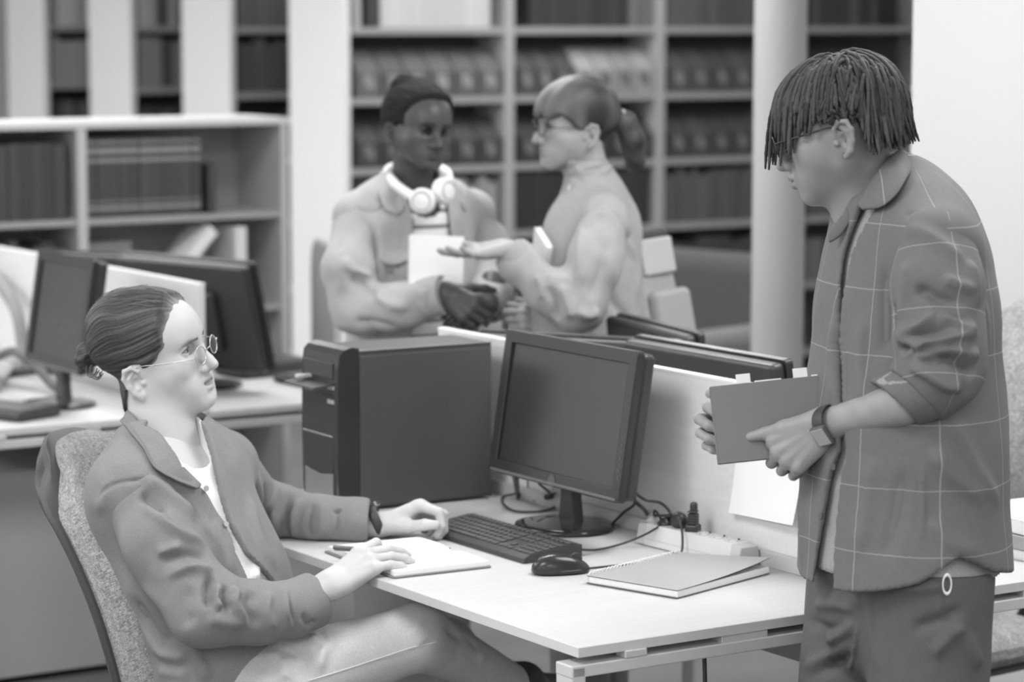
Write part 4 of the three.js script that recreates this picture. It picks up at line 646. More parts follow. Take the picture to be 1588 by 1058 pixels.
// ---------- hands ----------
// a: along the hand, b: out of the back of the hand, t: towards the thumb
function makeHand({ wrist, a, b, t, k = 1, curl, spread = [6, 1, -4, -10], thumb = [0.72, 0.62, -0.3], tbend = [12, 18], arm, armR = 0.027, thumbBase = [0.022, 0.02, -0.008], fl = 1 }) {
  const P = (x, y, z) => wrist.clone().addScaledVector(a, x * k).addScaledVector(t, y * k).addScaledVector(b, z * k);
  const len = [[0.044, 0.027, 0.022], [0.048, 0.031, 0.023], [0.044, 0.029, 0.022], [0.034, 0.021, 0.02]], mc = [[0.088, 0.027, 0], [0.092, 0.0075, 0.002], [0.087, -0.0125, 0.0005], [0.079, -0.031, -0.003]], rad = [0.0098, 0.01, 0.0094, 0.0083];
  const fingers = [], nails = [], knuckles = [], tips = [];
  mc.forEach((m, i) => {
    let p = P(...m), ang = 0; knuckles.push(p); const sp = spread[i] * Math.PI / 180, side = a.clone().multiplyScalar(Math.cos(sp)).addScaledVector(t, Math.sin(sp)), ps = [p], rs = [rad[i] * 1.08 * k];
    let dir, nrm;
    for (let j = 0; j < 3; j++) { ang += curl[i][j] * Math.PI / 180; dir = side.clone().multiplyScalar(Math.cos(ang)).addScaledVector(b, -Math.sin(ang)); nrm = b.clone().multiplyScalar(Math.cos(ang)).addScaledVector(side, Math.sin(ang)); p = p.clone().addScaledVector(dir, len[i][j] * k * fl * (j === 2 ? 0.82 : 1)); ps.push(p); rs.push(rad[i] * [0.95, 0.88, 0.74][j] * k); }
    fingers.push(chain(ps, rs, 0.003)); tips.push(p); nails.push([p.clone().addScaledVector(nrm, rad[i] * 0.55 * k).addScaledVector(dir, -0.002), nrm, dir, rad[i] * 0.62 * k]);
  });
  const td = a.clone().multiplyScalar(thumb[0]).addScaledVector(t, thumb[1]).addScaledVector(b, thumb[2]).normalize(), ax = td.clone().cross(b.clone().negate().addScaledVector(t, -0.6)).normalize();
  let q = P(...thumbBase), d = td.clone(); const tp = [q]; const tl = [0.043, 0.034, 0.024];
  for (let j = 0; j < 3; j++) { if (j) d.applyAxisAngle(ax, tbend[j - 1] * Math.PI / 180); q = q.clone().addScaledVector(d, tl[j] * k); tp.push(q); }
  fingers.push(chain(tp, [0.0145 * k, 0.012 * k, 0.0108 * k, 0.0084 * k], 0.004)); tips.push(q);
  const tn = d.clone().cross(ax).normalize(); nails.push([q.clone().addScaledVector(tn, -0.0065 * k).addScaledVector(d, -0.001), tn.negate(), d.clone(), 0.0075 * k]);
  const palm = join([...mc.map((m, i) => cap(P(0.004, m[1] * 0.55, -0.002), P(m[0], m[1], m[2] - 0.002), 0.0155 * k, 0.0122 * k)), cap(P(0.02, 0.012, -0.012), P(0.065, 0.014, -0.009), 0.013 * k, 0.01 * k), cap(P(0.02, -0.02, -0.011), P(0.065, -0.022, -0.008), 0.012 * k, 0.009 * k), cap(P(0.018, 0.014, -0.008), tp[1], 0.014 * k, 0.012 * k)], 0.014 * k);
  const bones = arm ? smoothArm(arm, wrist, armR, b) : null;
  const tend = mc.map((m) => cap(P(0.03, m[1] * 0.5, 0.0085), P(m[0] * 0.97, m[1], m[2] + 0.0075), 0.0022, 0.0032));
  const field = (x, y, z) => { let df = 1e3; for (const g of fingers) { const e = g(x, y, z); if (e < df) df = e; } let d = smin(palm(x, y, z), df, 0.0075); for (const g of tend) d = smin(d, g(x, y, z), 0.006); if (bones) d = smin(d, bones(x, y, z), 0.02); return d; };
  return { field, nails, knuckles, tips, P, palm: P(0.05, 0, 0), thumbPts: tp };
}
function smoothArm(arm, wrist, r, b) { return cap(arm, wrist, r * 1.45, r, b, 1.18); }
function nailColor(nails, base, light) { return (x, y, z) => { let c = base(x, y, z); for (const [p, n, d, r] of nails) { const dx = x - p.x, dy = y - p.y, dz = z - p.z; if (dx * dx + dy * dy + dz * dz < r * r * 1.6) { const a = dx * d.x + dy * d.y + dz * d.z, o = dx * n.x + dy * n.y + dz * n.z; if (o > -0.0015 && Math.abs(a) < r) c = light; } } return c; }; }
const around = (c, r) => [c.clone().subScalar(r), c.clone().addScalar(r)];
const skin = (r = 0.5) => new THREE.MeshPhysicalMaterial({ vertexColors: true, roughness: r, specularIntensity: 0.6 });

// ---------- the seated man ----------
const gradOf = (f, p, e = 0.002) => { const d = f(p.x, p.y, p.z); return v3(f(p.x + e, p.y, p.z) - d, f(p.x, p.y + e, p.z) - d, f(p.x, p.y, p.z + e) - d).normalize(); };
const on = (f, px, py, off = 0, d0 = 4, d1 = 8) => { const p = hit(f, px, py, d0, d1) ?? at(px, py, (d0 + d1) / 2); return off ? p.addScaledVector(gradOf(f, p), off) : p; };
const interp = (ks) => (x) => { if (x <= ks[0][0]) return ks[0][1]; for (let i = 1; i < ks.length; i++) if (x <= ks[i][0]) return mix(ks[i - 1][1], ks[i][1], (x - ks[i - 1][0]) / (ks[i][0] - ks[i - 1][0])); return ks[ks.length - 1][1]; };
const clothTex = tex(256, 256, (x, y, i, j) => 0.88 + 0.08 * hash(i >> 1, j, 3) + 0.06 * hash(i, j >> 2, 7) + .03 * tile(8, x, y), 6, 6);
const weave = tex(128, 128, (x, y, i, j) => 0.5 + 0.25 * Math.sin(i * Math.PI / 2) + 0.25 * Math.sin(j * Math.PI / 2 + (i & 2)), 40, 40, false);
const cloth = (g, o = {}) => { const m = M(g, 0.92, { map: clothTex, sheen: 0.25, sheenRoughness: 0.6, ...o }); return m; };
function seatedMan() {
  const T = thing('person', 'seated young man with a hair bun and round glasses, one hand on the open notebook', 'person');
  const F = v3(0.84, 0, 0.55).normalize(), L = v3(0.55, 0, -0.84).normalize();
  const H = makeHead({ pos: J(240, 541, 5.2), yaw: 19 * Math.PI / 180, pitch: 8 * Math.PI / 180, roll: 0.24, face: 1.12, earY: -0.036, skull: [0.106, 0.081, 0.074], skullC: [-0.014, 0.03, 0], open: 1, nose: 1, look: [-0.25, 0.12] });
  const neck = join([cap(J(236, 600, 5.21), J(252, 690, 5.2), 0.054, 0.054), cap(J(270, 640, 5.2), J(284, 695, 5.2), 0.03, 0.028)], 0.04);
  const torsoJ = { neck: J(254, 700, 5.2), chest: J(272, 800, 5.2), waist: J(322, 930, 5.2), hip: J(345, 1040, 5.2), rs: J(205, 757, 5.04), ls: J(345, 722, 5.37), re: J(318, 944, 4.97), le: J(402, 800, 5.6) };
  const { chest, waist, hip, rs, ls, re, le } = torsoJ, nk = torsoJ.neck;
  const torso = (o) => join([cap(chest, waist, 0.168 + o, 0.16 + o, F, 1.36), cap(waist, hip, 0.16 + o, 0.178 + o, F, 1.25), cap(nk, rs, 0.062 + o, 0.058 + o), cap(nk, ls, 0.062 + o, 0.058 + o), cap(J(205, 775, 5.08), J(250, 900, 5.08), 0.06 + o, 0.05 + o)], 0.06);
  // body: head with neck, hands, and the covered trunk
  const headF = (x, y, z) => { const d = H.field(x, y, z); return d > 0.12 ? Math.min(d, neck(x, y, z)) : smin(d, neck(x, y, z), 0.022); };
  const skinBase = (x, y, z) => { let c = 0.56 + 0.02 * noise(x * 40, y * 40, z * 40); const l = H.lipDist(x, y, z); c = mix(0.43, c, sst(-0.001, 0.0018, l)); if (H.slit(x, y, z) < 0.0012) c = 0.25; return c; };
  const [hl, hh] = around(H.pos.clone().add(v3(0.0, -0.055, 0)), 0.19);
  const head = tint(meshField(headF, hl, hh, 0.0021), skinBase);
  const rw = J(510, 908, 5.085), rk = J(586, 853, 5.14);
  const a = rk.clone().sub(rw).normalize(), b0 = v3(-0.25, 0.9, 0.45), b = b0.clone().addScaledVector(a, -b0.dot(a)).normalize(), t = b.clone().cross(a).normalize();  // thumb away from the camera
  if (t.z > 0) t.negate();
  const RH = makeHand({ wrist: rw, a, b, t, k: 1.06, curl: [[12, 68, 30], [24, 18, 10], [24, 16, 10], [22, 16, 10]], spread: [4, -2, -6, -9], thumb: [0.8, 0.5, -0.35], arm: J(455, 942, 5.07) });
  const lw = J(586, 815, 5.5), lk = J(646, 789, 5.5), la = lk.clone().sub(lw).normalize(), lb0 = v3(-0.1, 0.95, -0.3), lb = lb0.clone().addScaledVector(la, -lb0.dot(la)).normalize(), lt = la.clone().cross(lb).normalize(); if (lt.z < 0) lt.negate();
  const LH = makeHand({ wrist: lw, a: la, b: lb, t: lt, k: 1.04, curl: [[42, 62, 40], [46, 66, 40], [50, 66, 40], [54, 60, 40]], thumb: [0.86, 0.3, -0.42], tbend: [-8, 8], arm: J(545, 812, 5.5), thumbBase: [0.02, 0.022, -0.014] });
  const hands = [[RH, RH.palm], [LH, LH.palm]].map(([h, c]) => { const [lo, hi] = around(c, 0.15), ff = h === LH ? (x, y, z) => smax(h.field(x, y, z), 0.7412 - y, 0.003) : h.field; return tint(meshField(ff, lo, hi, 0.0019), nailColor(h.nails, (x, y, z) => 0.56 + 0.03 * noise(x * 60, y * 60, z * 60), 0.68)); });
  const trunkF = join([torso(-0.03), cap(hip, J(640, 990, 5.17), 0.05, 0.024), cap(J(645, 990, 5.17), J(800, 1066, 5.42), 0.022, 0.02)], 0.03);
  const [tl, th] = [v3(-1.1, 0.35, -5.6), v3(0.12, 1.15, -4.7)];
  const trunk = tint(meshField(trunkF, tl, th, 0.016), () => 0.56);
  part('body', mergeBody([head, ...hands, trunk]), skin(0.48), T);
  for (const s of [1, -1]) part('eye', H.eye(s), new THREE.MeshPhysicalMaterial({ vertexColors: true, roughness: 0.1 }), T);
  brows(H, T, 0.19, 0.0118, 0.0013);
  // hair combed back into a small bun
  const hairIn = (x, y, za) => { const xh = y > 0.03 ? mix(0.066, 0.075, clamp((y - 0.03) / 0.05)) - 0.1 * Math.max(0, za - 0.03) * sst(0.09, 0.04, y) : mix(0.012, 0.066, sst(-0.04, 0.035, y)); const yl = x > 0.002 ? -0.034 : x > -0.028 ? -0.018 : mix(-0.016, -0.12, clamp((-0.026 - x) / 0.036)); return Math.min(xh - x, y - yl); };
  const nkL = (x, y, z) => { const w = H.toW(x, y, z); return neck(w.x, w.y, w.z); };
  const A0 = v3(0.085, 0.07, 0), A1 = v3(-0.13, 0.0, 0), AD = A1.clone().sub(A0).normalize(), AU = v3(-AD.y, AD.x, 0);
  const phi = (x, y, z) => Math.atan2(z, -((x - A0.x) * AU.x + (y - A0.y) * AU.y) * -1);
  const strand = (x, y, z, q) => { const al = (x - A0.x) * AD.x + (y - A0.y) * AD.y, p = phi(x, y, z) + 0.12 * noise(al * 22, z * 16, 3); return noise(p * 16, al * 9, q) * 0.5 + noise(p * 42, al * 14, q + 9) * 0.5 + noise(p * 95, al * 22, q + 4) * 0.35; };
  const hairL = (x, y, z) => { const za = Math.abs(z), s = hairIn(x, y, za) + 0.004 * noise(x * 70, y * 70, z * 70); const T0 = 0.007 + 0.007 * sst(0.03, -0.1, x) * sst(-0.07, 0.03, y) + 0.004 * sst(0.05, 0.09, y); return smin(H.base(x, y, z), nkL(x, y, z), 0.02) - mix(-0.006, T0 + 0.0016 * strand(x, y, z, 1), sst(-0.008, 0.024, s)); };
  const bun = (x, y, z) => { const k = noise(x * 60, y * 60, z * 60); return Math.hypot((x + 0.143) / 0.9, y - 0.002, z) - 0.026 - 0.004 * k - 0.0022 * Math.sin(60 * (y + 0.7 * x) + 4 * k); };
  const hairF = (x, y, z) => { const [p, q, r] = H.toL(x, y, z); return smin(hairL(p, q, r), bun(p, q, r), 0.008); };
  const [al, ah] = around(H.pos.clone().add(v3(-0.02, 0, 0)), 0.185);
  const hair = tint(meshField(hairF, al, ah, 0.0023), (x, y, z) => { const [p, q, r] = H.toL(x, y, z); const e = sst(0, 0.016, hairIn(p, q, Math.abs(r)) + 0.005 * strand(p, q, r, 7)); return mix(0.3, clamp(0.05 + 0.06 * strand(p, q, r, 1) + 0.045 * strand(p, q, r, 5), 0.022, 0.28), p < -0.115 ? 1 : e); });
  part('hair', hair, new THREE.MeshPhysicalMaterial({ vertexColors: true, roughness: 0.55 }), T);
  const wisps = []; for (let i = 0; i < 26; i++) { const z = rr(-0.05, 0.06), q = rr(0, 1), x0 = rr(-0.09, 0.05), y0 = 0.085 + rr(-.02, .018) - 0.3 * Math.max(0, -x0 - 0.03); const s = (x, y) => { let yy = y; for (let k = 0; k < 30; k++) { if (hairL(x, yy, z) < 0.0005) yy += 0.002; else break; } return H.toW(x, yy + 0.0012, z); }; wisps.push(tube([s(x0, y0 - 0.03), s(x0 - 0.02, y0 - 0.03), s(x0 - 0.045, y0 - 0.035)], 0.0005, false, 4, 8)); }
  for (let i = 0; i < 7; i++) { const b0 = [-0.14 + rr(-.012, .012), -0.012 + rr(-.008, .008), rr(-0.006, 0.03)]; wisps.push(tube([H.toW(...b0), H.toW(b0[0] - rr(0, 0.012), b0[1] - 0.016, b0[2]), H.toW(b0[0] + rr(0, .014), b0[1] - 0.026, b0[2]), H.toW(b0[0] + 0.018, b0[1] - 0.015, b0[2])], 0.0012, false, 5, 14)); }
  part('loose_strands', merge(wisps), M(0.16, 0.5), T);
  // glasses
  { const g = [], wire = M(0.55, 0.25, { metalness: 0.7 }); const rim = (s) => { const pts = []; for (let i = 0; i < 28; i++) { const an = i / 28 * Math.PI * 2; pts.push(H.toW(0.1065 - 0.12 * (0.031 + 0.019 * Math.cos(an)) + 0.004, -0.0135 + 0.0172 * Math.sin(an), s * (0.0315 + 0.019 * Math.cos(an)))); } return pts; };
    const Gp = part('glasses', merge([1, -1].map((s) => tube(rim(s), 0.0011, true, 8, 56))), wire, T, 'thin-rimmed round glasses');
    part('bridge', tube([H.toW(0.109, -0.011, 0.0125), H.toW(0.113, -0.008, 0), H.toW(0.109, -0.011, -0.0125)], 0.0011), wire, Gp);
    for (const s of [1, -1]) { part('temple_arm', tube([H.toW(0.1045, -0.012, s * 0.0505), H.toW(0.101, -0.011, s * 0.0615), H.toW(0.085, -0.0095, s * 0.0675), H.toW(0.04, -0.008, s * 0.076), H.toW(-0.005, -0.009, s * 0.081), H.toW(-0.022, -0.028, s * 0.08)], 0.0009), wire, Gp);
      const c = rim(s), m = c.reduce((q, p) => q.add(p), v3()).divideScalar(c.length), P = [], ix = []; P.push(m.x, m.y, m.z); c.forEach((p) => P.push(p.x, p.y, p.z)); for (let i = 0; i < 28; i++) ix.push(0, 1 + i, 1 + (i + 1) % 28); const lg = new THREE.BufferGeometry(); lg.setAttribute('position', new THREE.Float32BufferAttribute(P, 3)); lg.setIndex(ix); lg.computeVertexNormals();
      part('lens', lg, new THREE.MeshPhysicalMaterial({ color: 0xffffff, transmission: 1, thickness: 0, roughness: 0.02, ior: 1.5 }), Gp); } }
  // white t-shirt
  const tee = (x, y, z) => { const d = smin(torso(-0.006)(x, y, z), 1e3, 0.01); return smax(d, -(neckHole(x, y, z)), 0.004); };
  const tor6 = torso(-0.006), nh = cap(J(232, 605, 5.19), J(276, 708, 5.155), 0.066, 0.062), neckHole = (x, y, z) => nh(x, y, z) - 0.002;
  const teeF = (x, y, z) => smax(smin(tor6(x, y, z), cap(J(262, 690, 5.2), J(274, 740, 5.2), 0.07, 0.08)(x, y, z), 0.03), -neckHole(x, y, z), 0.006);
  let tg = meshField(teeF, v3(-1.05, 0.5, -5.6), v3(-0.2, 1.2, -4.8), 0.0045);
  folds(tg, teeF, [[[[330, 745], [352, 800], [385, 880]], 0.004, 0.012], [[[395, 905], [398, 880], [412, 862]], 0.006, 0.01], [[[300, 700], [330, 735]], 0.003, 0.01]]);
  part('t_shirt', clean2(tg), M(0.88, 0.9), T, 'white t-shirt');
  // overshirt: trunk, two sleeves, collar, buttons
  const out = torso(0.014), inn = torso(0.0);
  const O = chest, sOf = (x, z) => (x - O.x) * L.x + (z - O.z) * L.z;
  const edge = (pts) => { const k = pts.map(([px, py]) => { const p = hit(out, px, py, 4.6, 6); return [p.y, sOf(p.x, p.z)]; }).sort((p, q) => p[0] - q[0]); return interp(k); };
  const nearE = edge([[250, 672], [262, 690], [284, 727], [322, 765], [352, 812], [366, 859], [390, 908], [405, 960]]), farE = edge([[325, 672], [330, 690], [338, 727], [346, 768], [360, 812], [386, 859], [430, 908], [450, 960]]);
  const front = (x, z) => (x - O.x) * F.x + (z - O.z) * F.z;
  const openF = (x, y, z) => { const s = sOf(x, z); return Math.max(nearE(y) - s, s - farE(y), 0.0 - front(x, z)); };
  const nk2 = cap(J(236, 600, 5.21), J(260, 690, 5.19), 0.088, 0.079);
  const shirtF = (x, y, z) => { let d = Math.max(out(x, y, z), -inn(x, y, z)); d = smax(d, -openF(x, y, z), 0.004); return smax(d, -nk2(x, y, z), 0.004); };
  let sg = meshField(shirtF, v3(-1.1, 0.4, -5.65), v3(-0.15, 1.2, -4.75), 0.0048);
  folds(sg, out, [[[[212, 735], [262, 775], [300, 830], [322, 880]], 0.009, 0.014], [[[225, 728], [285, 772], [322, 822]], -0.007, 0.01], [[[330, 800], [345, 850], [362, 900]], 0.005, 0.012], [[[250, 745], [300, 790], [340, 850]], 0.004, 0.009], [[[215, 960], [255, 1010], [300, 1020]], 0.01, 0.014], [[[200, 915], [240, 985], [270, 1005]], -0.01, 0.014], [[[290, 985], [310, 1030], [325, 1058]], 0.008, 0.014], [[[385, 760], [400, 830], [428, 890]], 0.006, 0.014], [[[150, 715], [165, 760], [150, 800]], 0.004, 0.014], [[[152, 775], [176, 752], [212, 745], [240, 742]], -0.004, 0.0035], [[[240, 1040], [300, 1050]], 0.006, 0.012]], 4.6, 6);
  wrinkle(sg, 0.004, crumple(9, 2));
  const shirtM = cloth(0.265);
  const Sh = part('overshirt', clean2(sg), shirtM, T, 'dark grey button-up overshirt worn open');
  const rj = [rs, J(250, 838, 5.0), re, J(400, 951, 5.02), J(452, 945, 5.07), J(490, 929, 5.1)], rsF0 = chain([...rj, J(530, 912, 5.13)], [0.066, 0.066, 0.066, 0.054, 0.047, 0.044, 0.043], 0.03), cutR = rj[5].clone().sub(rj[4]).normalize(), armR = cap(rj[4], J(530, 912, 5.13), 0.039, 0.039);
  const rsF = (x, y, z) => { const q = (x - rj[5].x) * cutR.x + (y - rj[5].y) * cutR.y + (z - rj[5].z) * cutR.z; return smax(smax(rsF0(x, y, z), q, 0.004), -Math.max(armR(x, y, z), -q - 0.03), 0.003); };
  let rg = meshField(rsF, v3(-0.95, 0.5, -5.3), v3(-0.25, 1.15, -4.75), 0.0045);
  folds(rg, rsF0, [[[[215, 735], [262, 772], [305, 812]], 0.012, 0.013], [[[218, 762], [258, 800], [318, 832]], -0.011, 0.011], [[[220, 775], [262, 815], [322, 850]], 0.009, 0.011], [[[245, 870], [290, 862], [328, 868]], -0.008, 0.011], [[[240, 858], [285, 848], [330, 856]], 0.008, 0.01], [[[255, 895], [300, 880], [334, 890]], 0.01, 0.011], [[[330, 893], [322, 920], [326, 945]], -0.013, 0.009], [[[340, 905], [334, 930], [345, 945]], 0.01, 0.007], [[[352, 906], [348, 930], [358, 950]], -0.009, 0.008], [[[368, 910], [362, 935], [385, 965]], 0.009, 0.009], [[[392, 915], [385, 945], [400, 975]], -0.006, 0.009], [[[318, 955], [350, 965], [400, 968]], 0.006, 0.012], [[[190, 790], [200, 850], [225, 905], [270, 955]], 0.006, 0.02], [[[300, 905], [285, 945], [300, 975]], -0.006, 0.016], [[[418, 915], [414, 950], [425, 980]], 0.006, 0.008], [[[446, 907], [452, 945], [458, 984]], -0.005, 0.003], [[[465, 950], [480, 968], [493, 962]], -0.005, 0.006], [[[440, 905], [445, 945], [450, 985]], 0.003, 0.004]], 4.6, 6);
  wrinkle(rg, 0.0032, crumple(11, 4));
  part('sleeve', clean2(rg), shirtM, Sh);
  const lj = [ls, le, J(438, 800, 5.54), J(500, 808, 5.5), J(548, 811, 5.49), J(572, 812, 5.49)], lsF0 = chain([...lj, J(610, 813, 5.49)], [0.066, 0.062, 0.055, 0.047, 0.042, 0.04, 0.04], 0.03), cutL = lj[5].clone().sub(lj[4]).normalize(), armL = cap(lj[3], J(610, 813, 5.49), 0.037, 0.036);
  const lsF = (x, y, z) => { const q = (x - lj[5].x) * cutL.x + (y - lj[5].y) * cutL.y + (z - lj[5].z) * cutL.z; return smax(smax(smax(lsF0(x, y, z), q, 0.004), -Math.max(armL(x, y, z), -q - 0.03), 0.003), (x - DX) * CO - (z - DZ) * SI > -0.012 ? 0.7425 - y : -1, 0.004); };
  let lg = meshField(lsF, v3(-0.68, 0.66, -5.85), v3(-0.2, 1.12, -5.25), 0.0045);
  folds(lg, lsF0, [[[[372, 705], [398, 760], [400, 800]], 0.008, 0.013], [[[410, 745], [405, 790], [418, 835]], -0.01, 0.011], [[[430, 752], [420, 790], [432, 838]], 0.009, 0.009], [[[452, 760], [440, 795], [448, 838]], -0.008, 0.009], [[[468, 772], [455, 805], [462, 838]], 0.008, 0.009], [[[490, 778], [478, 808], [484, 838]], -0.005, 0.008], [[[505, 778], [498, 808], [503, 838]], 0.005, 0.008], [[[524, 792], [523, 815], [520, 838]], -0.0045, 0.003], [[[515, 795], [525, 793], [526, 791]], -0.006, 0.004]], 4.6, 6.2);
  wrinkle(lg, 0.0032, crumple(11, 8));
  part('sleeve', clean2(lg), shirtM, Sh);
  const cn = join([out, neck], 0.02), C = (px, py, o) => on(cn, px, py, o, 4.6, 6);
  part('collar', ribbon([J(196, 634, 5.2), J(211, 650, 5.145), J(232, 670, 5.13), J(253, 690, 5.115), J(281, 722, 5.09), J(312, 752, 5.065)], [C(190, 656, 0.006), C(203, 674, 0.009), C(222, 702, 0.009), C(236, 728, 0.009), C(264, 745, 0.009), C(300, 758, 0.007)], 0.004, 40, 8, 0.004), shirtM, Sh);
  part('collar', ribbon([J(288, 652, 5.24), J(300, 666, 5.225), J(314, 686, 5.215), J(325, 702, 5.215)], [J(296, 642, 5.29), J(314, 656, 5.27), J(332, 678, 5.25), J(341, 702, 5.24)], 0.004, 30, 8, 0.003), shirtM, Sh);
  for (const [px, py] of [[321, 758], [352, 814]]) { const p = C(px - 3, py, 0.004), n = gradOf(cn, p), o = part('button', new THREE.CylinderGeometry(0.0055, 0.0055, 0.002, 16), M(0.4, 0.4), Sh); o.position.copy(p); o.quaternion.setFromUnitVectors(v3(0, 1, 0), n); }
  // wrist watch on the far wrist
  { const c = J(585, 808, 5.495), d = la, w = part('wrist_watch', new THREE.TorusGeometry(0.034, 0.0045, 10, 36).scale(1, 0.88, 2.2), M(0.05, 0.5), T); w.position.copy(c); w.quaternion.setFromUnitVectors(v3(0, 0, 1), d);
    const f = part('watch_case', new THREE.CylinderGeometry(0.018, 0.02, 0.009, 28), M(0.05, 0.25), w); const up = lb.clone().addScaledVector(lt, 0.1).normalize(); f.position.copy(w.worldToLocal ? up.clone().multiplyScalar(0.033).applyQuaternion(w.quaternion.clone().invert()) : up); f.quaternion.setFromUnitVectors(v3(0, 1, 0), up.clone().applyQuaternion(w.quaternion.clone().invert())); }
  // trousers and shoe
  const kn = J(648, 987, 5.17), an = J(800, 1068, 5.42), legs = join([cap(hip, J(420, 1075, 5.12), 0.15, 0.1, v3(0, 1, 0), 1.3), cap(J(400, 1072, 5.12), kn, 0.092, 0.06), cap(kn, an, 0.06, 0.042), cap(J(420, 1075, 5.35), J(690, 1010, 5.42), 0.09, 0.062), cap(J(690, 1010, 5.42), J(720, 1220, 5.45), 0.06, 0.05)], 0.025);
  let pg = meshField(legs, v3(-0.75, 0.2, -5.75), v3(0.12, 0.8, -4.85), 0.0055);
  folds(pg, legs, [[[[430, 1000], [470, 1020], [480, 1058]], -0.008, 0.012], [[[480, 985], [500, 1005], [490, 1050]], 0.008, 0.01], [[[500, 975], [498, 1000], [492, 1012]], -0.006, 0.008], [[[415, 1005], [440, 1040], [440, 1058]], 0.006, 0.012], [[[600, 945], [640, 970], [660, 1000]], 0.003, 0.015], [[[680, 975], [720, 990], [750, 1020]], -0.006, 0.012], [[[700, 968], [730, 1000], [755, 1030]], 0.005, 0.012]], 4.6, 6);
  wrinkle(pg, 0.002, crumple(9, 6));
  part('trousers', clean2(pg), cloth(0.66), T, 'pale grey chino trousers');
  part('seam', tube([[478, 1056], [530, 1040], [585, 1022], [640, 1004], [676, 996]].map(([x, y]) => on(legs, x, y, 0.002, 4.6, 6)), 0.0011, false, 6, 40), M(0.8, 0.8), T);
  const shoe = join([cap(J(805, 1070, 5.43), J(870, 1072, 5.6), 0.04, 0.034), cap(J(800, 1060, 5.42), J(812, 1058, 5.44), 0.042, 0.04)], 0.03);
  part('shoe', clean2(meshField(shoe, v3(-0.1, 0.35, -5.8), v3(0.25, 0.65, -5.2), 0.005)), M(0.05, 0.6), T);
  const lshoe = join([cap(J(715, 1330, 5.47), J(790, 1345, 5.6), 0.045, 0.04)], 0.03);
  part('shoe', clean2(meshField(lshoe, v3(-0.3, 0.0, -6), v3(0.25, 0.35, -5.2), 0.008)), M(0.05, 0.6), T);
  chair('speckled grey fabric office chair that the seated man leans back in', CHAIR.pos, CHAIR.turn, CHAIR.o);
}
const CHAIR = { pos: J(462, 1060, 5.08).setY(0), turn: -0.57, o: { seatH: 0.447, tall: 0.55, lean: 27, w: 0.43 } };
function clean2(g) { return metreUV(g); }
MORE.push(seatedMan);

// ---------- the standing man ----------
function plaid(lines, base, seedN) { return tex(512, 512, (x, y, i, j) => { const w = 0.0105, a = Math.abs(x - 0.5 - 0.004 * noise(y * 30, seedN)), b = Math.abs(y - 0.5 - 0.004 * noise(x * 30, seedN + 5)); const l = Math.max(sst(w, w * 0.45, a), sst(w, w * 0.45, b)) * (0.75 + 0.25 * hash(i >> 1, j >> 1, 4)); return mix(base + 0.012 * tile(16, x, y, seedN) + 0.05 * (hash(i >> 1, j >> 2, 2) - 0.5) + .03 * (hash(i, j, 8) - .5), lines, l); }, 1 / 0.105, 1 / 0.105); }
function lockGeo(pts, r0, sides = 6) {                                 // a lumpy hair lock along points
  const c = new THREE.CatmullRomCurve3(pts), n = pts.length * 2, fr = c.computeFrenetFrames(n), P = [], ix = [];
  for (let i = 0; i <= n; i++) { const p = c.getPoint(i / n), t = i / n, r = r0 * (0.9 + 0.1 * Math.sin(i * 2.1 + pts[0].x * 900) + 0.1 * Math.sin(i * 0.9)) * (t > 0.85 ? mix(1, 0.45, (t - 0.85) / 0.15) : 1); for (let k = 0; k < sides; k++) { const a = k / sides * 6.2832, q = p.clone().addScaledVector(fr.normals[i], Math.cos(a) * r).addScaledVector(fr.binormals[i], Math.sin(a) * r); P.push(q.x, q.y, q.z); } }
  for (let i = 0; i < n; i++) for (let k = 0; k < sides; k++) { const a = i * sides + k, b = i * sides + (k + 1) % sides; ix.push(a, b, b + sides, a, b + sides, a + sides); }
  const e = P.length / 3, q = c.getPoint(1); P.push(q.x, q.y, q.z); for (let k = 0; k < sides; k++) ix.push(n * sides + k, n * sides + (k + 1) % sides, e);
  const g = new THREE.BufferGeometry(); g.setAttribute('position', new THREE.Float32BufferAttribute(P, 3)); g.setIndex(ix); g.computeVertexNormals(); return g;
}
const NEAR = 0.985;                                                     // he stands clear of the desk end
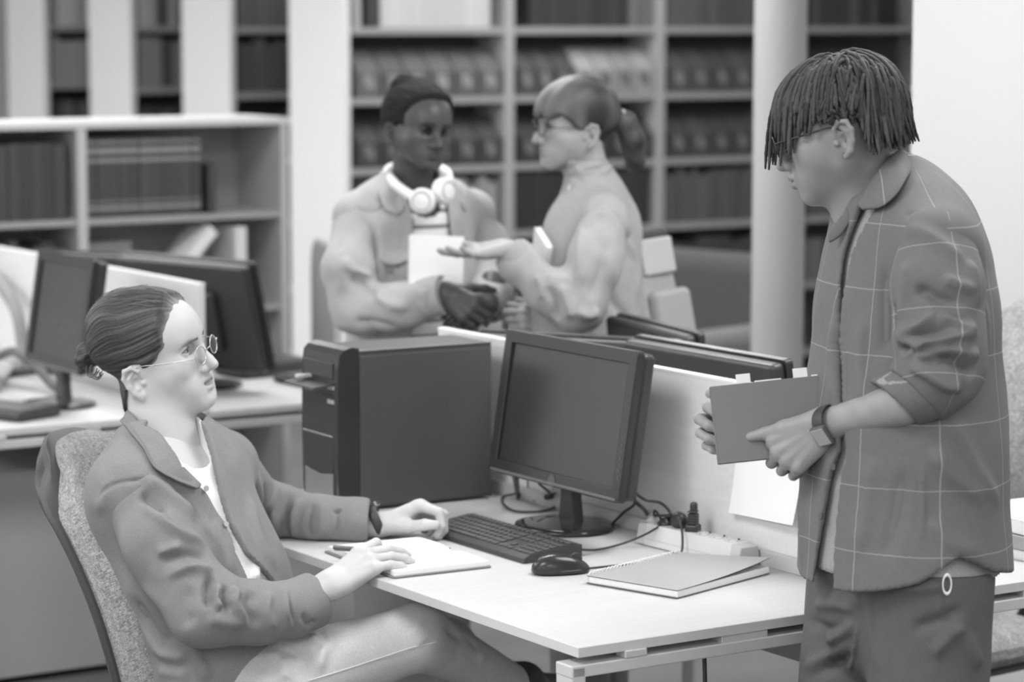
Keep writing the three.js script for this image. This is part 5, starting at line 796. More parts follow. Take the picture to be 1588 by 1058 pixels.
function standingMan() {
  const J = (px, py, d) => at(px, py, d * NEAR);
  const T = thing('person', 'standing young man with dreadlocks in a plaid shirt holding a book with both hands', 'person');
  const F = v3(-0.95, 0, 0.31).normalize(), L = v3(0.31, 0, 0.95).normalize();
  const H = makeHead({ pos: J(1300, 190, 4.62), yaw: Math.PI + 0.29, pitch: -0.33, face: 1.03, earY: -0.029, skull: [0.1, 0.077, 0.074], skullC: [-0.01, 0.03, 0], lips: 1.3, nose: 1.05, jaw: 0.9, mz: 0.0055, s: 1.0, open: 0 });
  const neck = join([cap(J(1322, 225, 4.63), J(1372, 330, 4.66), 0.054, 0.062), cap(J(1300, 285, 4.63), J(1340, 360, 4.64), 0.03, 0.04)], 0.04);
  const nb = J(1388, 326, 4.66), ch = J(1404, 440, 4.64), wa = J(1400, 650, 4.64), hp = J(1404, 860, 4.64), ls = J(1452, 378, 4.47), rs = J(1350, 372, 4.83);
  const headF = (x, y, z) => { const d = H.field(x, y, z); return d > 0.12 ? Math.min(d, neck(x, y, z)) : smin(d, neck(x, y, z), 0.022); };
  const tone = 0.3, skinBase = (x, y, z) => { let c = tone * (1 + 0.08 * noise(x * 40, y * 40, z * 40)); const l = H.lipDist(x, y, z); c = mix(tone * 0.8, c, sst(-0.001, 0.002, l)); if (H.slit(x, y, z) < 0.001) c = 0.06; return c; };
  const [hl, hh] = around(H.pos.clone().add(v3(0.01, -0.06, 0)), 0.19);
  const head = tint(meshField(headF, hl, hh, 0.0021), skinBase);
  // hands
  const lw = J(1282, 658, 4.55), la = J(1216, 704, 4.565).sub(lw).normalize(), lb0 = v3(0.12, 0.5, 0.86), lb = lb0.clone().addScaledVector(la, -lb0.dot(la)).normalize(), lt = la.clone().cross(lb).normalize(); if (lt.y < 0) lt.negate();
  const LH = makeHand({ wrist: lw, a: la, b: lb, t: lt, k: 1.0, curl: [[58, 62, 40], [60, 64, 40], [60, 64, 40], [58, 62, 40]], spread: [4, 0, -3, -6], thumb: [0.93, 0.36, -0.02], tbend: [4, -6], arm: J(1400, 626, 4.44), armR: 0.0245, thumbBase: [0.022, 0.02, 0.0] });
  const rw = J(1180, 668, 4.712), ra = J(1098, 655, 4.672).sub(rw).normalize(), rb0 = v3(0, 0.15, -1), rb = rb0.clone().addScaledVector(ra, -rb0.dot(ra)).normalize(), rt = ra.clone().cross(rb).normalize(); if (rt.y < 0) rt.negate();
  const RH = makeHand({ wrist: rw, a: ra, b: rb, t: rt, k: 0.97, curl: [[30, 76, 40], [28, 74, 40], [30, 72, 40], [34, 68, 40]], spread: [9, 3, -3, -9], thumb: [0.9, 0.4, 0.3], arm: J(1300, 668, 4.84) });
  const hands = [[LH, LH.palm], [RH, RH.palm]].map(([h, c]) => { const [lo, hi] = around(c.clone().add(v3(h === LH ? 0.04 : 0, 0, 0)), 0.165); return tint(meshField(h.field, lo, hi, 0.0019), nailColor(h.nails, (x, y, z) => tone * (1.05 + 0.1 * noise(x * 60, y * 60, z * 60)), 0.42)); });
  const trunkF = join([cap(ch, wa, 0.13, 0.12, F, 1.4), cap(wa, hp, 0.12, 0.13, F, 1.2), cap(nb, ls, 0.04, 0.04), cap(nb, rs, 0.04, 0.04), cap(ls, J(1452, 600, 4.43), 0.04, 0.035), cap(rs, J(1350, 640, 4.87), 0.04, 0.035), cap(J(1440, 880, 4.56), J(1435, 1290, 4.56), 0.06, 0.045), cap(J(1435, 1290, 4.56), J(1440, 1660, 4.58), 0.045, 0.035), cap(J(1350, 880, 4.75), J(1290, 1290, 4.72), 0.06, 0.045), cap(J(1290, 1290, 4.72), J(1300, 1650, 4.75), 0.045, 0.035)], 0.04);
  const trunk = tint(meshField(trunkF, v3(0.38, -0.04, -5.1), v3(0.92, 1.52, -4.11), 0.016), () => tone);
  part('body', mergeBody([head, ...hands, trunk]), skin(0.42), T);
  for (const s of [1, -1]) part('eye', H.eye(s), new THREE.MeshPhysicalMaterial({ vertexColors: true, roughness: 0.1 }), T);
  brows(H, T, 0.04);
  // dreadlocks
  const locks = [], sk = (x, y, z) => Math.hypot((x + 0.01) / 0.1, (y - 0.034) / 0.083, z / 0.075) - 1;
  const down = v3(0, -1, 0);
  for (let i = 0; i < 760; i++) {
    const cy = 1 - (i + 0.5) / 760 * 1.32, an = i * 2.399963, sr = Math.sqrt(Math.max(0, 1 - cy * cy));
    const nx = sr * Math.cos(an), nz = sr * Math.sin(an), lx = -0.01 + 0.1 * nx, ly = 0.03 + 0.077 * cy, lz = 0.075 * nz;
    if (lx > 0.012 && ly < 0.03 + 0.5 * (lx - 0.012)) continue; if (lx > -0.04 && lx <= 0.012 && ly < 0.008) continue; if (ly < -0.02) continue;
    const p = H.toW(lx, ly, lz), nrm = H.f.clone().multiplyScalar(nx).addScaledVector(H.u, cy).addScaledVector(H.r, nz).normalize(), pts = [p.clone()];
    const out = rr(0.004, 0.011), jit = v3(rr(-1, 1), rr(-.4, .4), rr(-1, 1)).multiplyScalar(0.2);
    const flow = v3(nrm.x + (Math.abs(nrm.x) < 0.3 ? rr(-.5, .5) : 0), -0.1, nrm.z * 1.2); flow.addScaledVector(nrm, -flow.dot(nrm)).normalize();
    let dir = nrm.clone().multiplyScalar(0.3).add(flow).normalize(), q = p.clone();
    const front = lx > 0.02, mid = lx > -0.045 && lx < 0.02, len = rr(0.12, 0.17) * (front ? 1 : 1.05);
    let gone = 0;
    while (gone < len) {
      dir.addScaledVector(down, 0.3 + 0.3 * gone / len).addScaledVector(jit, 0.16).normalize(); q = q.clone().addScaledVector(dir, 0.0085); gone += 0.0085;
      let [x, y, z] = H.toL(q.x, q.y, q.z); const e = 1 + out / 0.085; let k = Math.hypot((x + 0.01) / (0.1 * e), (y - 0.03) / (0.077 * e), z / (0.075 * e));
      if (k < 1 && y > -0.05) { const nq = H.toW(-0.01 + (x + 0.01) / k, 0.03 + (y - 0.03) / k, z / k), on = nq.clone().sub(q).normalize(); dir.addScaledVector(on, Math.max(0, -dir.dot(on))).normalize(); q = H.toW(-0.01 + (x + 0.01) / k, 0.03 + (y - 0.03) / k, z / k); }
      if (lx < -0.04 && gone > 0.06) dir.addScaledVector(v3(nrm.x, 0, nrm.z), 0.1 + 0.16 * Math.abs(Math.sin(i * 3.7)));
      pts.push(q);
      [x, y, z] = H.toL(q.x, q.y, q.z); const lim = x > 0.058 ? -0.012 : x > 0.028 ? 0.018 : x > -0.05 ? (Math.abs(z) > 0.05 ? 0.022 : -0.03) : -0.052;
      if (y < lim + (x > 0.03 ? 0.022 : 0.016) * Math.sin(i * 7.3) && gone > 0.03) break;
    }
    if (front && rnd() < (lx > 0.05 ? 0.62 : 0.25)) continue;
    if (pts.length > 4) { const lk = lockGeo(pts, rr(0.0031, 0.0044)), tn = rr(0.018, 0.075), nq = lk.attributes.position.count, cA = new Float32Array(nq * 3); for (let m = 0; m < nq; m++) cA.fill(tn * (0.85 + 0.3 * hash(m, i, 3)), m * 3, m * 3 + 3); lk.setAttribute('color', new THREE.BufferAttribute(cA, 3)); locks.push(lk); }
  }
  const capF = (x, y, z) => { const [a, b, c] = H.toL(x, y, z); return Math.max(H.base(a, b, c) - 0.005, Math.max((a > 0.0 ? 0.015 + 0.55 * a : a > -0.04 ? 0.012 : -0.05) - b, a - 0.085 + .3 * Math.abs(c))) * 0.9; };
  const [cl, chh] = around(H.pos.clone().add(v3(0, 0.03, 0)), 0.13);
  const hairM = M(0.038, 0.7, { sheen: 0.4, sheenRoughness: 0.5 });
  const hr = part('hair', meshField(capF, cl, chh, 0.004), hairM, T); 
  const dl = part('dreadlocks', mergeBody(locks), new THREE.MeshPhysicalMaterial({ vertexColors: true, roughness: 0.7, sheen: 0.3 }), hr); dl.userData.kind = 'stuff';
  // glasses
  { const m = M(0.04, 0.3), rim = (s) => { const q = []; for (let i = 0; i < 24; i++) { const an = i / 24 * 6.2832, c = Math.cos(an), n = Math.sin(an), sq = (v) => Math.sign(v) * Math.pow(Math.abs(v), 0.7); q.push(H.toW(0.109 - 0.22 * Math.max(0, 0.033 + 0.025 * c - 0.02), -0.007 + 0.017 * sq(n), s * (0.034 + 0.025 * sq(c)))); } return q; };
    const G = part('glasses', merge([1, -1].map((s) => tube(rim(s), 0.0014, true, 8, 48))), m, T, 'dark-rimmed glasses');
    part('bridge', tube([H.toW(0.108, -0.003, 0.01), H.toW(0.113, 0, 0), H.toW(0.108, -0.003, -0.01)], 0.0014), m, G);
    for (const s of [1, -1]) { part('temple_arm', tube([H.toW(0.101, -0.002, s * 0.059), H.toW(0.085, -0.002, s * 0.0685), H.toW(0.04, -0.004, s * 0.078), H.toW(0.0, -0.006, s * 0.081), H.toW(-0.02, -0.02, s * 0.08)], 0.0014), m, G);
      const c = rim(s), mm = c.reduce((q, p) => q.add(p), v3()).divideScalar(c.length), P = [mm.x, mm.y, mm.z], ix = []; c.forEach((p) => P.push(p.x, p.y, p.z)); for (let i = 0; i < 24; i++) ix.push(0, 1 + i, 1 + (i + 1) % 24); const lg = new THREE.BufferGeometry(); lg.setAttribute('position', new THREE.Float32BufferAttribute(P, 3)); lg.setIndex(ix); lg.computeVertexNormals();
      part('lens', lg, new THREE.MeshPhysicalMaterial({ color: 0x999999, transmission: 1, thickness: 0, roughness: 0.02, ior: 1.5 }), G); } }
  // clothes
  const torso = (o) => join([cap(J(1404, 420, 4.64), J(1404, 500, 4.64), 0.172 + o, 0.182 + o, F, 1.42), cap(J(1404, 500, 4.64), J(1400, 670, 4.64), 0.182 + o, 0.19 + o, F, 1.4), cap(J(1400, 670, 4.64), J(1402, 900, 4.64), 0.19 + o, 0.205 + o, F, 1.22), cap(nb, ls, 0.058 + o, 0.056 + o), cap(nb, rs, 0.058 + o, 0.056 + o), cap(nb, J(1440, 410, 4.64), 0.06 + o, 0.07 + o)], 0.06);
  const out = torso(0.006), inn = torso(-0.004), tee0 = torso(-0.014);
  const O = J(1404, 600, 4.64), fOf = (x, z) => (x - O.x) * F.x + (z - O.z) * F.z, sOf = (x, z) => (x - O.x) * L.x + (z - O.z) * L.z;
  const edge = (pts) => interp(pts.map(([px, py]) => { const p = hit(out, px, py, 4, 6) ?? J(px, py, 4.62); return [p.y, sOf(p.x, p.z)]; }).sort((p, q) => p[0] - q[0]));
  const nearE = edge([[1354, 328], [1338, 358], [1319, 396], [1310, 445], [1303, 530], [1308, 640], [1312, 700], [1300, 760], [1291, 865], [1290, 905]]), farE = edge([[1328, 326], [1316, 358], [1305, 396], [1299, 450], [1297, 530], [1300, 640], [1298, 700], [1282, 745], [1268, 830], [1262, 870], [1258, 900]]);
  const yw = (py) => J(1400, py, 4.56).y, hem = interp([[-0.2, yw(889)], [-0.124, yw(888)], [-0.046, yw(868)], [0.015, yw(838)], [0.08, yw(880)], [0.16, yw(905)], [0.2, yw(912)]]), nk2 = cap(J(1322, 225, 4.63), J(1368, 322, 4.65), 0.063, 0.068);
  const shirtF = (x, y, z) => { let d = Math.max(out(x, y, z), -inn(x, y, z)); const s = sOf(x, z), f = fOf(x, z); d = smax(d, -Math.max(s - nearE(y), farE(y) - s, 0.05 - f), 0.003); d = smax(d, (hem(f) - y) * 0.8, 0.004); return smax(d, -nk2(x, y, z), 0.004); };
  const angUV = (x, y, z) => [Math.atan2(fOf(x, z), sOf(x, z)) * 0.165 + 0.02, y - 0.03];
  const plaidM = (s) => new THREE.MeshPhysicalMaterial({ color: new THREE.Color(0.44, 0.44, 0.44), roughness: 0.92, sheen: 0.2, sheenRoughness: 0.6, map: plaid(0.9, 0.63, s) }), pm = plaidM(1);
  let sg = meshField(shirtF, v3(0.36, 0.7, -4.98), v3(0.94, 1.64, -4.21), 0.0046);
  folds(sg, out, [[[[1300, 480], [1290, 560], [1300, 640]], 0.006, 0.014], [[[1340, 480], [1335, 560], [1345, 640]], 0.005, 0.014], [[[1370, 400], [1375, 480], [1372, 560]], -0.006, 0.012], [[[1440, 690], [1480, 740], [1530, 780]], 0.007, 0.014], [[[1470, 640], [1510, 720], [1550, 790]], 0.006, 0.014], [[[1350, 700], [1345, 780], [1330, 870]], 0.005, 0.016], [[[1400, 720], [1390, 800], [1370, 880]], -0.004, 0.014], [[[1250, 740], [1245, 820], [1240, 890]], 0.004, 0.012], [[[1495, 400], [1520, 470], [1530, 560]], 0.006, 0.012], [[[1440, 800], [1470, 840], [1530, 860]], 0.004, 0.014], [[[1430, 710], [1432, 780], [1430, 845]], 0.003, 0.003], [[[1312, 400], [1312, 560], [1312, 640]], 0.0025, 0.003], [[[1402, 330], [1450, 350], [1490, 400]], -0.004, 0.006]], 4, 6);
  wrinkle(sg, 0.004, crumple(8, 12));
  const S = part('plaid_shirt', setUV(sg, angUV), pm, T, 'grey shirt with a thin pale window-pane check');
  const lj = [ls, J(1454, 450, 4.44), J(1457, 530, 4.42), J(1462, 574, 4.415), J(1428, 606, 4.43), J(1388, 628, 4.46)], lF0 = chain(lj, [0.064, 0.067, 0.066, 0.058, 0.047, 0.04], 0.035), cd = v3(-0.7, -0.7, 0.1).normalize(), pe = J(1391, 628, 4.45), arm = cap(J(1425, 612, 4.43), J(1300, 655, 4.53), 0.037, 0.03);
  const cut = (x, y, z) => (x - pe.x) * cd.x + (y - pe.y) * cd.y + (z - pe.z) * cd.z;
  const sleeveF = (x, y, z) => smax(lF0(x, y, z), cut(x, y, z) + 0.03, 0.004);
  const cuffA = cap(J(1440, 602, 4.42), J(1372, 630, 4.47), 0.05, 0.0475), cuffF = (x, y, z) => { const q = cut(x, y, z), d = cuffA(x, y, z); return smax(smax(smax(d, q, 0.004), -q - 0.062 + 0.012 * noise(x * 20, y * 20), 0.005), -Math.max(d + 0.006, -q - 0.03), 0.002); };
  let lg = meshField(sleeveF, v3(0.48, 0.96, -4.62), v3(0.88, 1.52, -4.13), 0.0038);
  const R = (p, a = 0.008, w = 0.0095) => [p, a, w];
  folds(lg, lF0, [R([[1388, 527], [1421, 510], [1457, 483]], 0.009), R([[1390, 535], [1445, 526], [1492, 521], [1516, 514]], 0.01), R([[1453, 486], [1484, 504], [1516, 510]], 0.009), R([[1402, 547], [1429, 538], [1447, 526]], 0.008, 0.007), R([[1457, 431], [1488, 443], [1512, 451]], 0.007), R([[1406, 569], [1433, 576], [1476, 598], [1496, 596]], 0.009), R([[1396, 518], [1430, 521], [1478, 514]], -0.011, 0.008), R([[1392, 541], [1410, 541], [1428, 548]], -0.01, 0.006), R([[1440, 556], [1476, 559], [1496, 572], [1516, 580]], -0.012, 0.009), R([[1414, 453], [1433, 451], [1453, 462], [1502, 478]], -0.009, 0.009), R([[1386, 468], [1388, 494], [1386, 515]], -0.008, 0.006), R([[1410, 400], [1402, 450], [1395, 500]], 0.005, 0.012), R([[1400, 355], [1450, 370], [1500, 415]], 0.005, 0.012), R([[1470, 540], [1500, 548], [1518, 552]], 0.008, 0.009), R([[1418, 555], [1450, 548], [1480, 545]], 0.006, 0.008), R([[1500, 400], [1512, 440], [1516, 480]], 0.006, 0.01)], 4, 6);
  wrinkle(lg, 0.003, crumple(10, 21));
  const A0 = ls, AD = J(1455, 610, 4.42).sub(ls).normalize(), AN = v3(0, 0, 1).addScaledVector(AD, -AD.z).normalize(), AB = AD.clone().cross(AN);
  part('sleeve', setUV(lg, (x, y, z) => { const a = x - A0.x, b = y - A0.y, c = z - A0.z; return [Math.atan2(a * AB.x + b * AB.y + c * AB.z, a * AN.x + b * AN.y + c * AN.z) * 0.07 + 0.068, a * AD.x + b * AD.y + c * AD.z + 0.035]; }), pm, S, 'sleeve rolled to the elbow');
  part('cuff', setUV(wrinkle(meshField(cuffF, v3(0.48, 0.98, -4.62), v3(0.84, 1.27, -4.19), 0.0034), 0.0022, crumple(14, 5)), (x, y, z) => [x * 0.8 + y * 0.6 + 0.045, y * 0.8 - x * 0.6 + z * 0.4 + .02]), pm, S, 'rolled-up cuff');
  const rF = chain([rs, J(1345, 560, 4.9), J(1335, 655, 4.88), J(1290, 668, 4.83)], [0.064, 0.066, 0.06, 0.045], 0.04);
  part('sleeve', setUV(meshField(rF, v3(0.38, 0.93, -5.1), v3(0.82, 1.57, -4.51), 0.007), (x, y, z) => [z, y]), pm, S);
  const cn = join([out, neck], 0.02), C = (px, py, o) => on(cn, px, py, o, 4, 6);
  const colM = pm.clone(); 
  const rib = (a, b) => setUV(ribbon(a, b, 0.004, 40, 8, 0.004), (x, y, z) => [x * 0.9 + 0.035, y + z * .3 + 0.03]);
  part('collar', rib([J(1399, 234, 4.66), C(1388, 248, 0.016), C(1370, 272, 0.014), C(1352, 298, 0.012), C(1338, 318, 0.01)], [J(1418, 256, 4.67), C(1408, 286, 0.012), C(1394, 310, 0.012), C(1374, 326, 0.012), C(1346, 330, 0.012)]), pm, S);
  part('collar', rib([J(1330, 300, 4.63), J(1318, 318, 4.6), J(1306, 334, 4.59), J(1293, 352, 4.59)], [J(1326, 332, 4.585), J(1314, 350, 4.575), J(1302, 366, 4.575), J(1286, 376, 4.58)]), pm, S);
  for (const [px, py] of [[1294, 724], [1274, 800]]) { const p = C(px, py, 0.002), o = part('button', new THREE.CylinderGeometry(0.0055, 0.0055, 0.002, 16), M(0.1, 0.4), S); o.position.copy(p); o.quaternion.setFromUnitVectors(v3(0, 1, 0), gradOf(cn, p)); }
  const hy = yw(888), teeF = (x, y, z) => smax(smax(tee0(x, y, z), hy - y, 0.003), -nk2(x, y, z) - 0.004, 0.006), tg = meshField(teeF, v3(0.36, 0.73, -4.98), v3(0.94, 1.62, -4.21), 0.006);
  part('t_shirt', clean2(wrinkle(tg, 0.002, crumple(10, 3))), cloth(0.38), T, 'plain grey t-shirt showing under the hem');
  // trousers
  const pF = join([cap(J(1400, 880, 4.65), J(1402, 930, 4.65), 0.17, 0.165, F, 1.2), cap(J(1443, 900, 4.55), J(1436, 1300, 4.55), 0.104, 0.09), cap(J(1436, 1300, 4.55), J(1440, 1640, 4.56), 0.09, 0.08), cap(J(1345, 900, 4.76), J(1292, 1280, 4.73), 0.102, 0.08), cap(J(1292, 1280, 4.73), J(1300, 1640, 4.76), 0.08, 0.075)], 0.02), top = yw(876);
  const pg = meshField((x, y, z) => smax(pF(x, y, z), y - top, 0.004), v3(0.34, -0.02, -5.1), v3(0.94, 0.92, -4.21), 0.0062);
  folds(pg, pF, [[[[1265, 905], [1300, 915], [1335, 930]], -0.006, 0.01], [[[1258, 940], [1300, 938], [1335, 945]], 0.006, 0.009], [[[1250, 960], [1280, 975], [1330, 970]], -0.006, 0.009], [[[1260, 1010], [1300, 985], [1332, 965]], 0.007, 0.009], [[[1245, 1040], [1290, 1015], [1325, 995]], 0.007, 0.009], [[[1250, 1058], [1290, 1035], [1330, 1010]], -0.006, 0.008], [[[1380, 910], [1430, 912], [1470, 905]], 0.005, 0.009], [[[1410, 975], [1450, 965], [1500, 940]], -0.006, 0.01], [[[1440, 1020], [1470, 990], [1490, 960]], 0.006, 0.01], [[[1470, 950], [1500, 1000], [1520, 1040]], 0.008, 0.014], [[[1345, 900], [1352, 980], [1362, 1050]], 0.004, 0.01], [[[1456, 900], [1456, 980], [1452, 1055]], 0.003, 0.003], [[[1335, 960], [1325, 1010], [1312, 1055]], 0.003, 0.003]], 4, 6);
  wrinkle(pg, 0.003, crumple(9, 33));
  part('trousers', clean2(pg), cloth(0.115, { roughness: 0.8 }), T, 'dark grey loose trousers');
  for (const [a, b] of [[J(1440, 1672, 4.58), J(1345, 1690, 4.5)], [J(1300, 1655, 4.75), J(1205, 1670, 4.68)]]) { a.y = b.y = 0.055; part('shoe', clean2(meshField((x, y, z) => smax(cap(a, b, 0.055, 0.045)(x, y, z), 0.004 - y, 0.004), a.clone().min(b).subScalar(0.09), a.clone().max(b).addScalar(0.09), 0.008)), M(0.06, 0.6), T); }
  { const p = J(1469, 893, 4.43), o = part('key_loop', new THREE.TorusGeometry(0.0135, 0.0024, 10, 28).scale(0.5, 1.15, 1), MT.white, T, 'white key loop hanging at the belt'); o.position.copy(p).add(v3(0, -0.014, 0)); }
  // watch on the near wrist
  { const c = J(1288, 657, 4.545), d = J(1400, 626, 4.44).sub(J(1282, 658, 4.55)).normalize(), w = part('smart_watch', new THREE.TorusGeometry(0.034, 0.0028, 8, 40).scale(1, 0.86, 4.2), M(0.045, 0.5), T); w.position.copy(c); w.quaternion.setFromUnitVectors(v3(0, 0, 1), d);
    const n = v3(-0.1, -0.28, 0.95).addScaledVector(d, -v3(-0.1, -0.28, 0.95).dot(d)).normalize(), x = d.clone(), y = n.clone().cross(x), mt = new THREE.Matrix4().makeBasis(x, y, n), q = w.quaternion.clone().invert();
    const cs = part('watch_case', new RoundedBoxGeometry(0.031, 0.037, 0.01, 3, 0.004), M(0.1, 0.3), w); cs.quaternion.copy(q).multiply(new THREE.Quaternion().setFromRotationMatrix(mt)); cs.position.copy(n.clone().multiplyScalar(0.034).applyQuaternion(q));
    part('watch_face', new RoundedBoxGeometry(0.025, 0.031, 0.002, 2, 0.0009).translate(0, 0, 0.0052), M(0.42, 0.15), cs); }
}
MORE.push(standingMan);
function heldBook() {
  const J = (px, py, d) => at(px, py, d * NEAR);
  const tl = J(1099, 600, 4.6), tr = J(1292, 580, 4.6), bl = J(1114, 720, 4.585), ex = tr.clone().sub(tl), ey = tl.clone().sub(bl), w = ex.length(), h = ey.length(); ex.normalize(); const ez = ex.clone().cross(ey).normalize(); ey.copy(ez).cross(ex);
  const t = thing('book', 'dark grey hardcover planner with white tabs held by the standing man', 'book'); t.position.copy(bl); t.quaternion.setFromRotationMatrix(new THREE.Matrix4().makeBasis(ex, ey, ez));
  const th = 0.02, m = M(0.18, 0.55);
  add('cover', [box(w, h, 0.0025, w / 2, h / 2, 0, 0.001), box(w, h, 0.0025, w / 2, h / 2, -th, 0.001), box(0.003, h, th + 0.0025, 0.0015, h / 2, -th / 2, 0.0012)], m, t);
  add('pages', [box(w - 0.008, h - 0.005, th - 0.004, w / 2, h / 2, -th / 2, 0.001)], MT.paper, t);
  for (const [x, l, z] of [[0.045, 0.024, -0.006], [0.14, 0.024, -0.007]]) add('tab', [box(l, 0.02, 0.0012, x + l / 2, h + 0.006, z, 0.0005)], MT.white, t);
  for (const [x, l] of [[0.075, 0.045], [0.17, 0.03]]) add('page_block', [box(l, 0.005, 0.006, x + l / 2, h, -0.008, 0.001)], MT.white, t);
}
MORE.push(heldBook);

// ---------- the two women talking in the background ----------
function sleeve(js, rs, h, end = true) {
  const f0 = chain(js, rs, 0.04), n = js.length, d = js[n - 1].clone().sub(js[n - 2]).normalize(), e = js[n - 1];
  const f = (x, y, z) => smax(f0(x, y, z), (x - e.x) * d.x + (y - e.y) * d.y + (z - e.z) * d.z, 0.006);
  const b = new THREE.Box3().setFromPoints(js).expandByScalar(0.12); return [meshField(f, b.min, b.max, h), f];
}
function glassesFor(H, T, tone, label) {
  const m = M(tone, 0.4), rim = (s) => { const q = []; for (let i = 0; i < 20; i++) { const a = i / 20 * 6.2832; q.push(H.toW(0.108 - 0.2 * Math.max(0, 0.012 + 0.022 * Math.cos(a)), -0.006 + 0.019 * Math.sin(a), s * (0.033 + 0.022 * Math.cos(a)))); } return q; };
  const G = part('glasses', merge([1, -1].map((s) => tube(rim(s), 0.0018, true, 6, 40))), m, T, label);
  part('bridge', tube([H.toW(0.107, -0.004, 0.011), H.toW(0.112, -0.001, 0), H.toW(0.107, -0.004, -0.011)], 0.0016), m, G);
  for (const s of [1, -1]) part('temple_arm', tube([H.toW(0.101, -0.004, s * 0.055), H.toW(0.08, -0.004, s * 0.07), H.toW(0.02, -0.006, s * 0.079), H.toW(-0.02, -0.016, s * 0.08)], 0.0015), m, G);
}
function womanWithHeadphones() {
  const T = thing('person', 'woman in a pale jacket with white headphones round her neck, hugging a white book', 'person');
  const H = makeHead({ pos: J(651, 197, 6.8), yaw: 1.0, pitch: -0.12, roll: -0.1, s: 0.9, face: 0.92, lips: 1.35, mz: 0.004, nose: 1.3, jaw: 1.0, skull: [0.1, 0.083, 0.077], look: [0, -0.3] });
  const F = v3(0.5, 0, 0.86).normalize(), d0 = 6.85, tone = 0.085;
  const neck = join([cap(J(640, 225, 6.83), J(640, 300, 6.87), 0.047, 0.055)], 0.02);
  const headF = (x, y, z) => { const d = H.field(x, y, z); return d > 0.12 ? Math.min(d, neck(x, y, z)) : smin(d, neck(x, y, z), 0.022); };
  const [hl, hh] = around(H.pos.clone().add(v3(0, -0.05, 0)), 0.18);
  const head = tint(meshField(headF, hl, hh, 0.003), (x, y, z) => mix(tone * 0.75, tone, sst(0, 0.003, H.lipDist(x, y, z))));
  // clasped hands
  const hand = (w, k, b0, curl, arm, side) => { const a = k.clone().sub(w).normalize(), b = b0.clone().addScaledVector(a, -b0.dot(a)).normalize(), t = b.clone().cross(a).multiplyScalar(side); const h = makeHand({ wrist: w, a, b, t, k: 0.95, curl, arm, armR: 0.024 }); const [lo, hi] = around(h.palm, 0.14); return tint(meshField(h.field, lo, hi, 0.0032), () => tone); };
  const hA = hand(J(688, 455, 6.62), J(735, 480, 6.58), v3(-0.2, 0.3, 1), [[40, 50, 20], [40, 50, 20], [42, 50, 20], [45, 50, 20]], J(640, 460, 6.66), 1), hB = hand(J(758, 466, 6.72), J(718, 492, 6.63), v3(0.3, 0.3, 1), [[35, 60, 30], [38, 60, 30], [40, 60, 30], [42, 60, 30]], J(765, 440, 6.78), -1);
  const nb = J(640, 300, 6.87), rs = J(552, 338, 6.8), ls = J(728, 332, 7.02), ch = J(640, 400, 6.88), hp = J(640, 560, 6.9), re = J(555, 482, 6.72), le = J(758, 440, 6.95);
  const torso = (o) => join([cap(J(640, 370, 6.88), J(642, 460, 6.88), 0.155 + o, 0.15 + o, F, 1.4), cap(J(642, 460, 6.88), hp, 0.15 + o, 0.165 + o, F, 1.3), cap(nb, rs, 0.05 + o, 0.05 + o), cap(nb, ls, 0.05 + o, 0.05 + o)], 0.05);
  const trunkF = join([torso(-0.03), cap(J(600, 600, 6.85), J(600, 1090, 6.85), 0.07, 0.05), cap(J(680, 600, 6.95), J(680, 1080, 6.95), 0.07, 0.05)], 0.03);
  const trunk = tint(meshField(trunkF, J(520, 1150, 7.1).add(v3(0, 0, -0.25)).setY(0.0), J(790, 280, 6.7).add(v3(0, 0, 0.3)), 0.018), () => tone);
  part('body', mergeBody([head, hA, hB, trunk]), skin(0.36), T);
  // hair: close cap with a bun
  const capF = (x, y, z) => { const [a, b, c] = H.toL(x, y, z), za = Math.abs(c); const fr = 0.062 - a - 0.25 * za + 0.45 * (b - 0.05), lo = b - (a > 0.01 ? 0.0 : a > -0.04 ? -0.01 : -0.06), s = Math.min(b > 0.03 ? fr : 0.035 - a, lo); const k = H.base(a, b, c) - mix(-0.006, 0.012 + 0.012 * sst(0.02, -0.08, a), sst(-0.004, 0.014, s)) - 0.0012 * Math.sin(60 * a + 8 * noise(c * 60, b * 60)); return smin(k, Math.hypot((a + 0.06), (b - 0.1), c - 0.03) - 0.038 - .003 * noise(a * 90, b * 90, c * 90), 0.01); };
  const [a0, a1] = around(H.pos.clone().add(v3(0, 0.03, 0)), 0.2); part('hair', meshField(capF, a0, a1, 0.004), M(0.02, 0.85, { specularIntensity: 0.4 }), T);
  brows(H, T, 0.03, 0.017, 0.002); for (const s of [1, -1]) part('eyelid_line', browGeo(H, s, [[-0.004, 0.021], [-0.0062, 0.031], [-0.004, 0.042]], 0.0016), M(0.03, 0.6), T);
  // striped top
  const tee = torso(-0.004), nh = cap(J(640, 240, 6.85), J(652, 318, 6.82), 0.052, 0.05), tf = (x, y, z) => smax(tee(x, y, z), -nh(x, y, z), 0.006);
  const tg = setUV(meshField(tf, J(540, 560, 7.1).add(v3(0, 0, -.15)), J(760, 290, 6.7).add(v3(0, 0, .2)), 0.007), (x, y, z) => [x, y]);
  part('striped_top', tg, M(0.85, 0.9, { map: tex(8, 64, (x, y) => y > 0.72 ? 0.55 : 1, 1, 26) }), T, 'white top with thin grey stripes');
  const out = torso(0.016), inn = torso(0.002), L = v3(F.z, 0, -F.x), O = ch, sOf = (x, z) => (x - O.x) * L.x + (z - O.z) * L.z, fOf = (x, z) => (x - O.x) * F.x + (z - O.z) * F.z;
  const edge = (p) => interp(p.map(([a, b]) => { const q = hit(out, a, b, 6, 8) ?? at(a, b, 6.7); return [q.y, sOf(q.x, q.z)]; }).sort((p, q) => p[0] - q[0]));
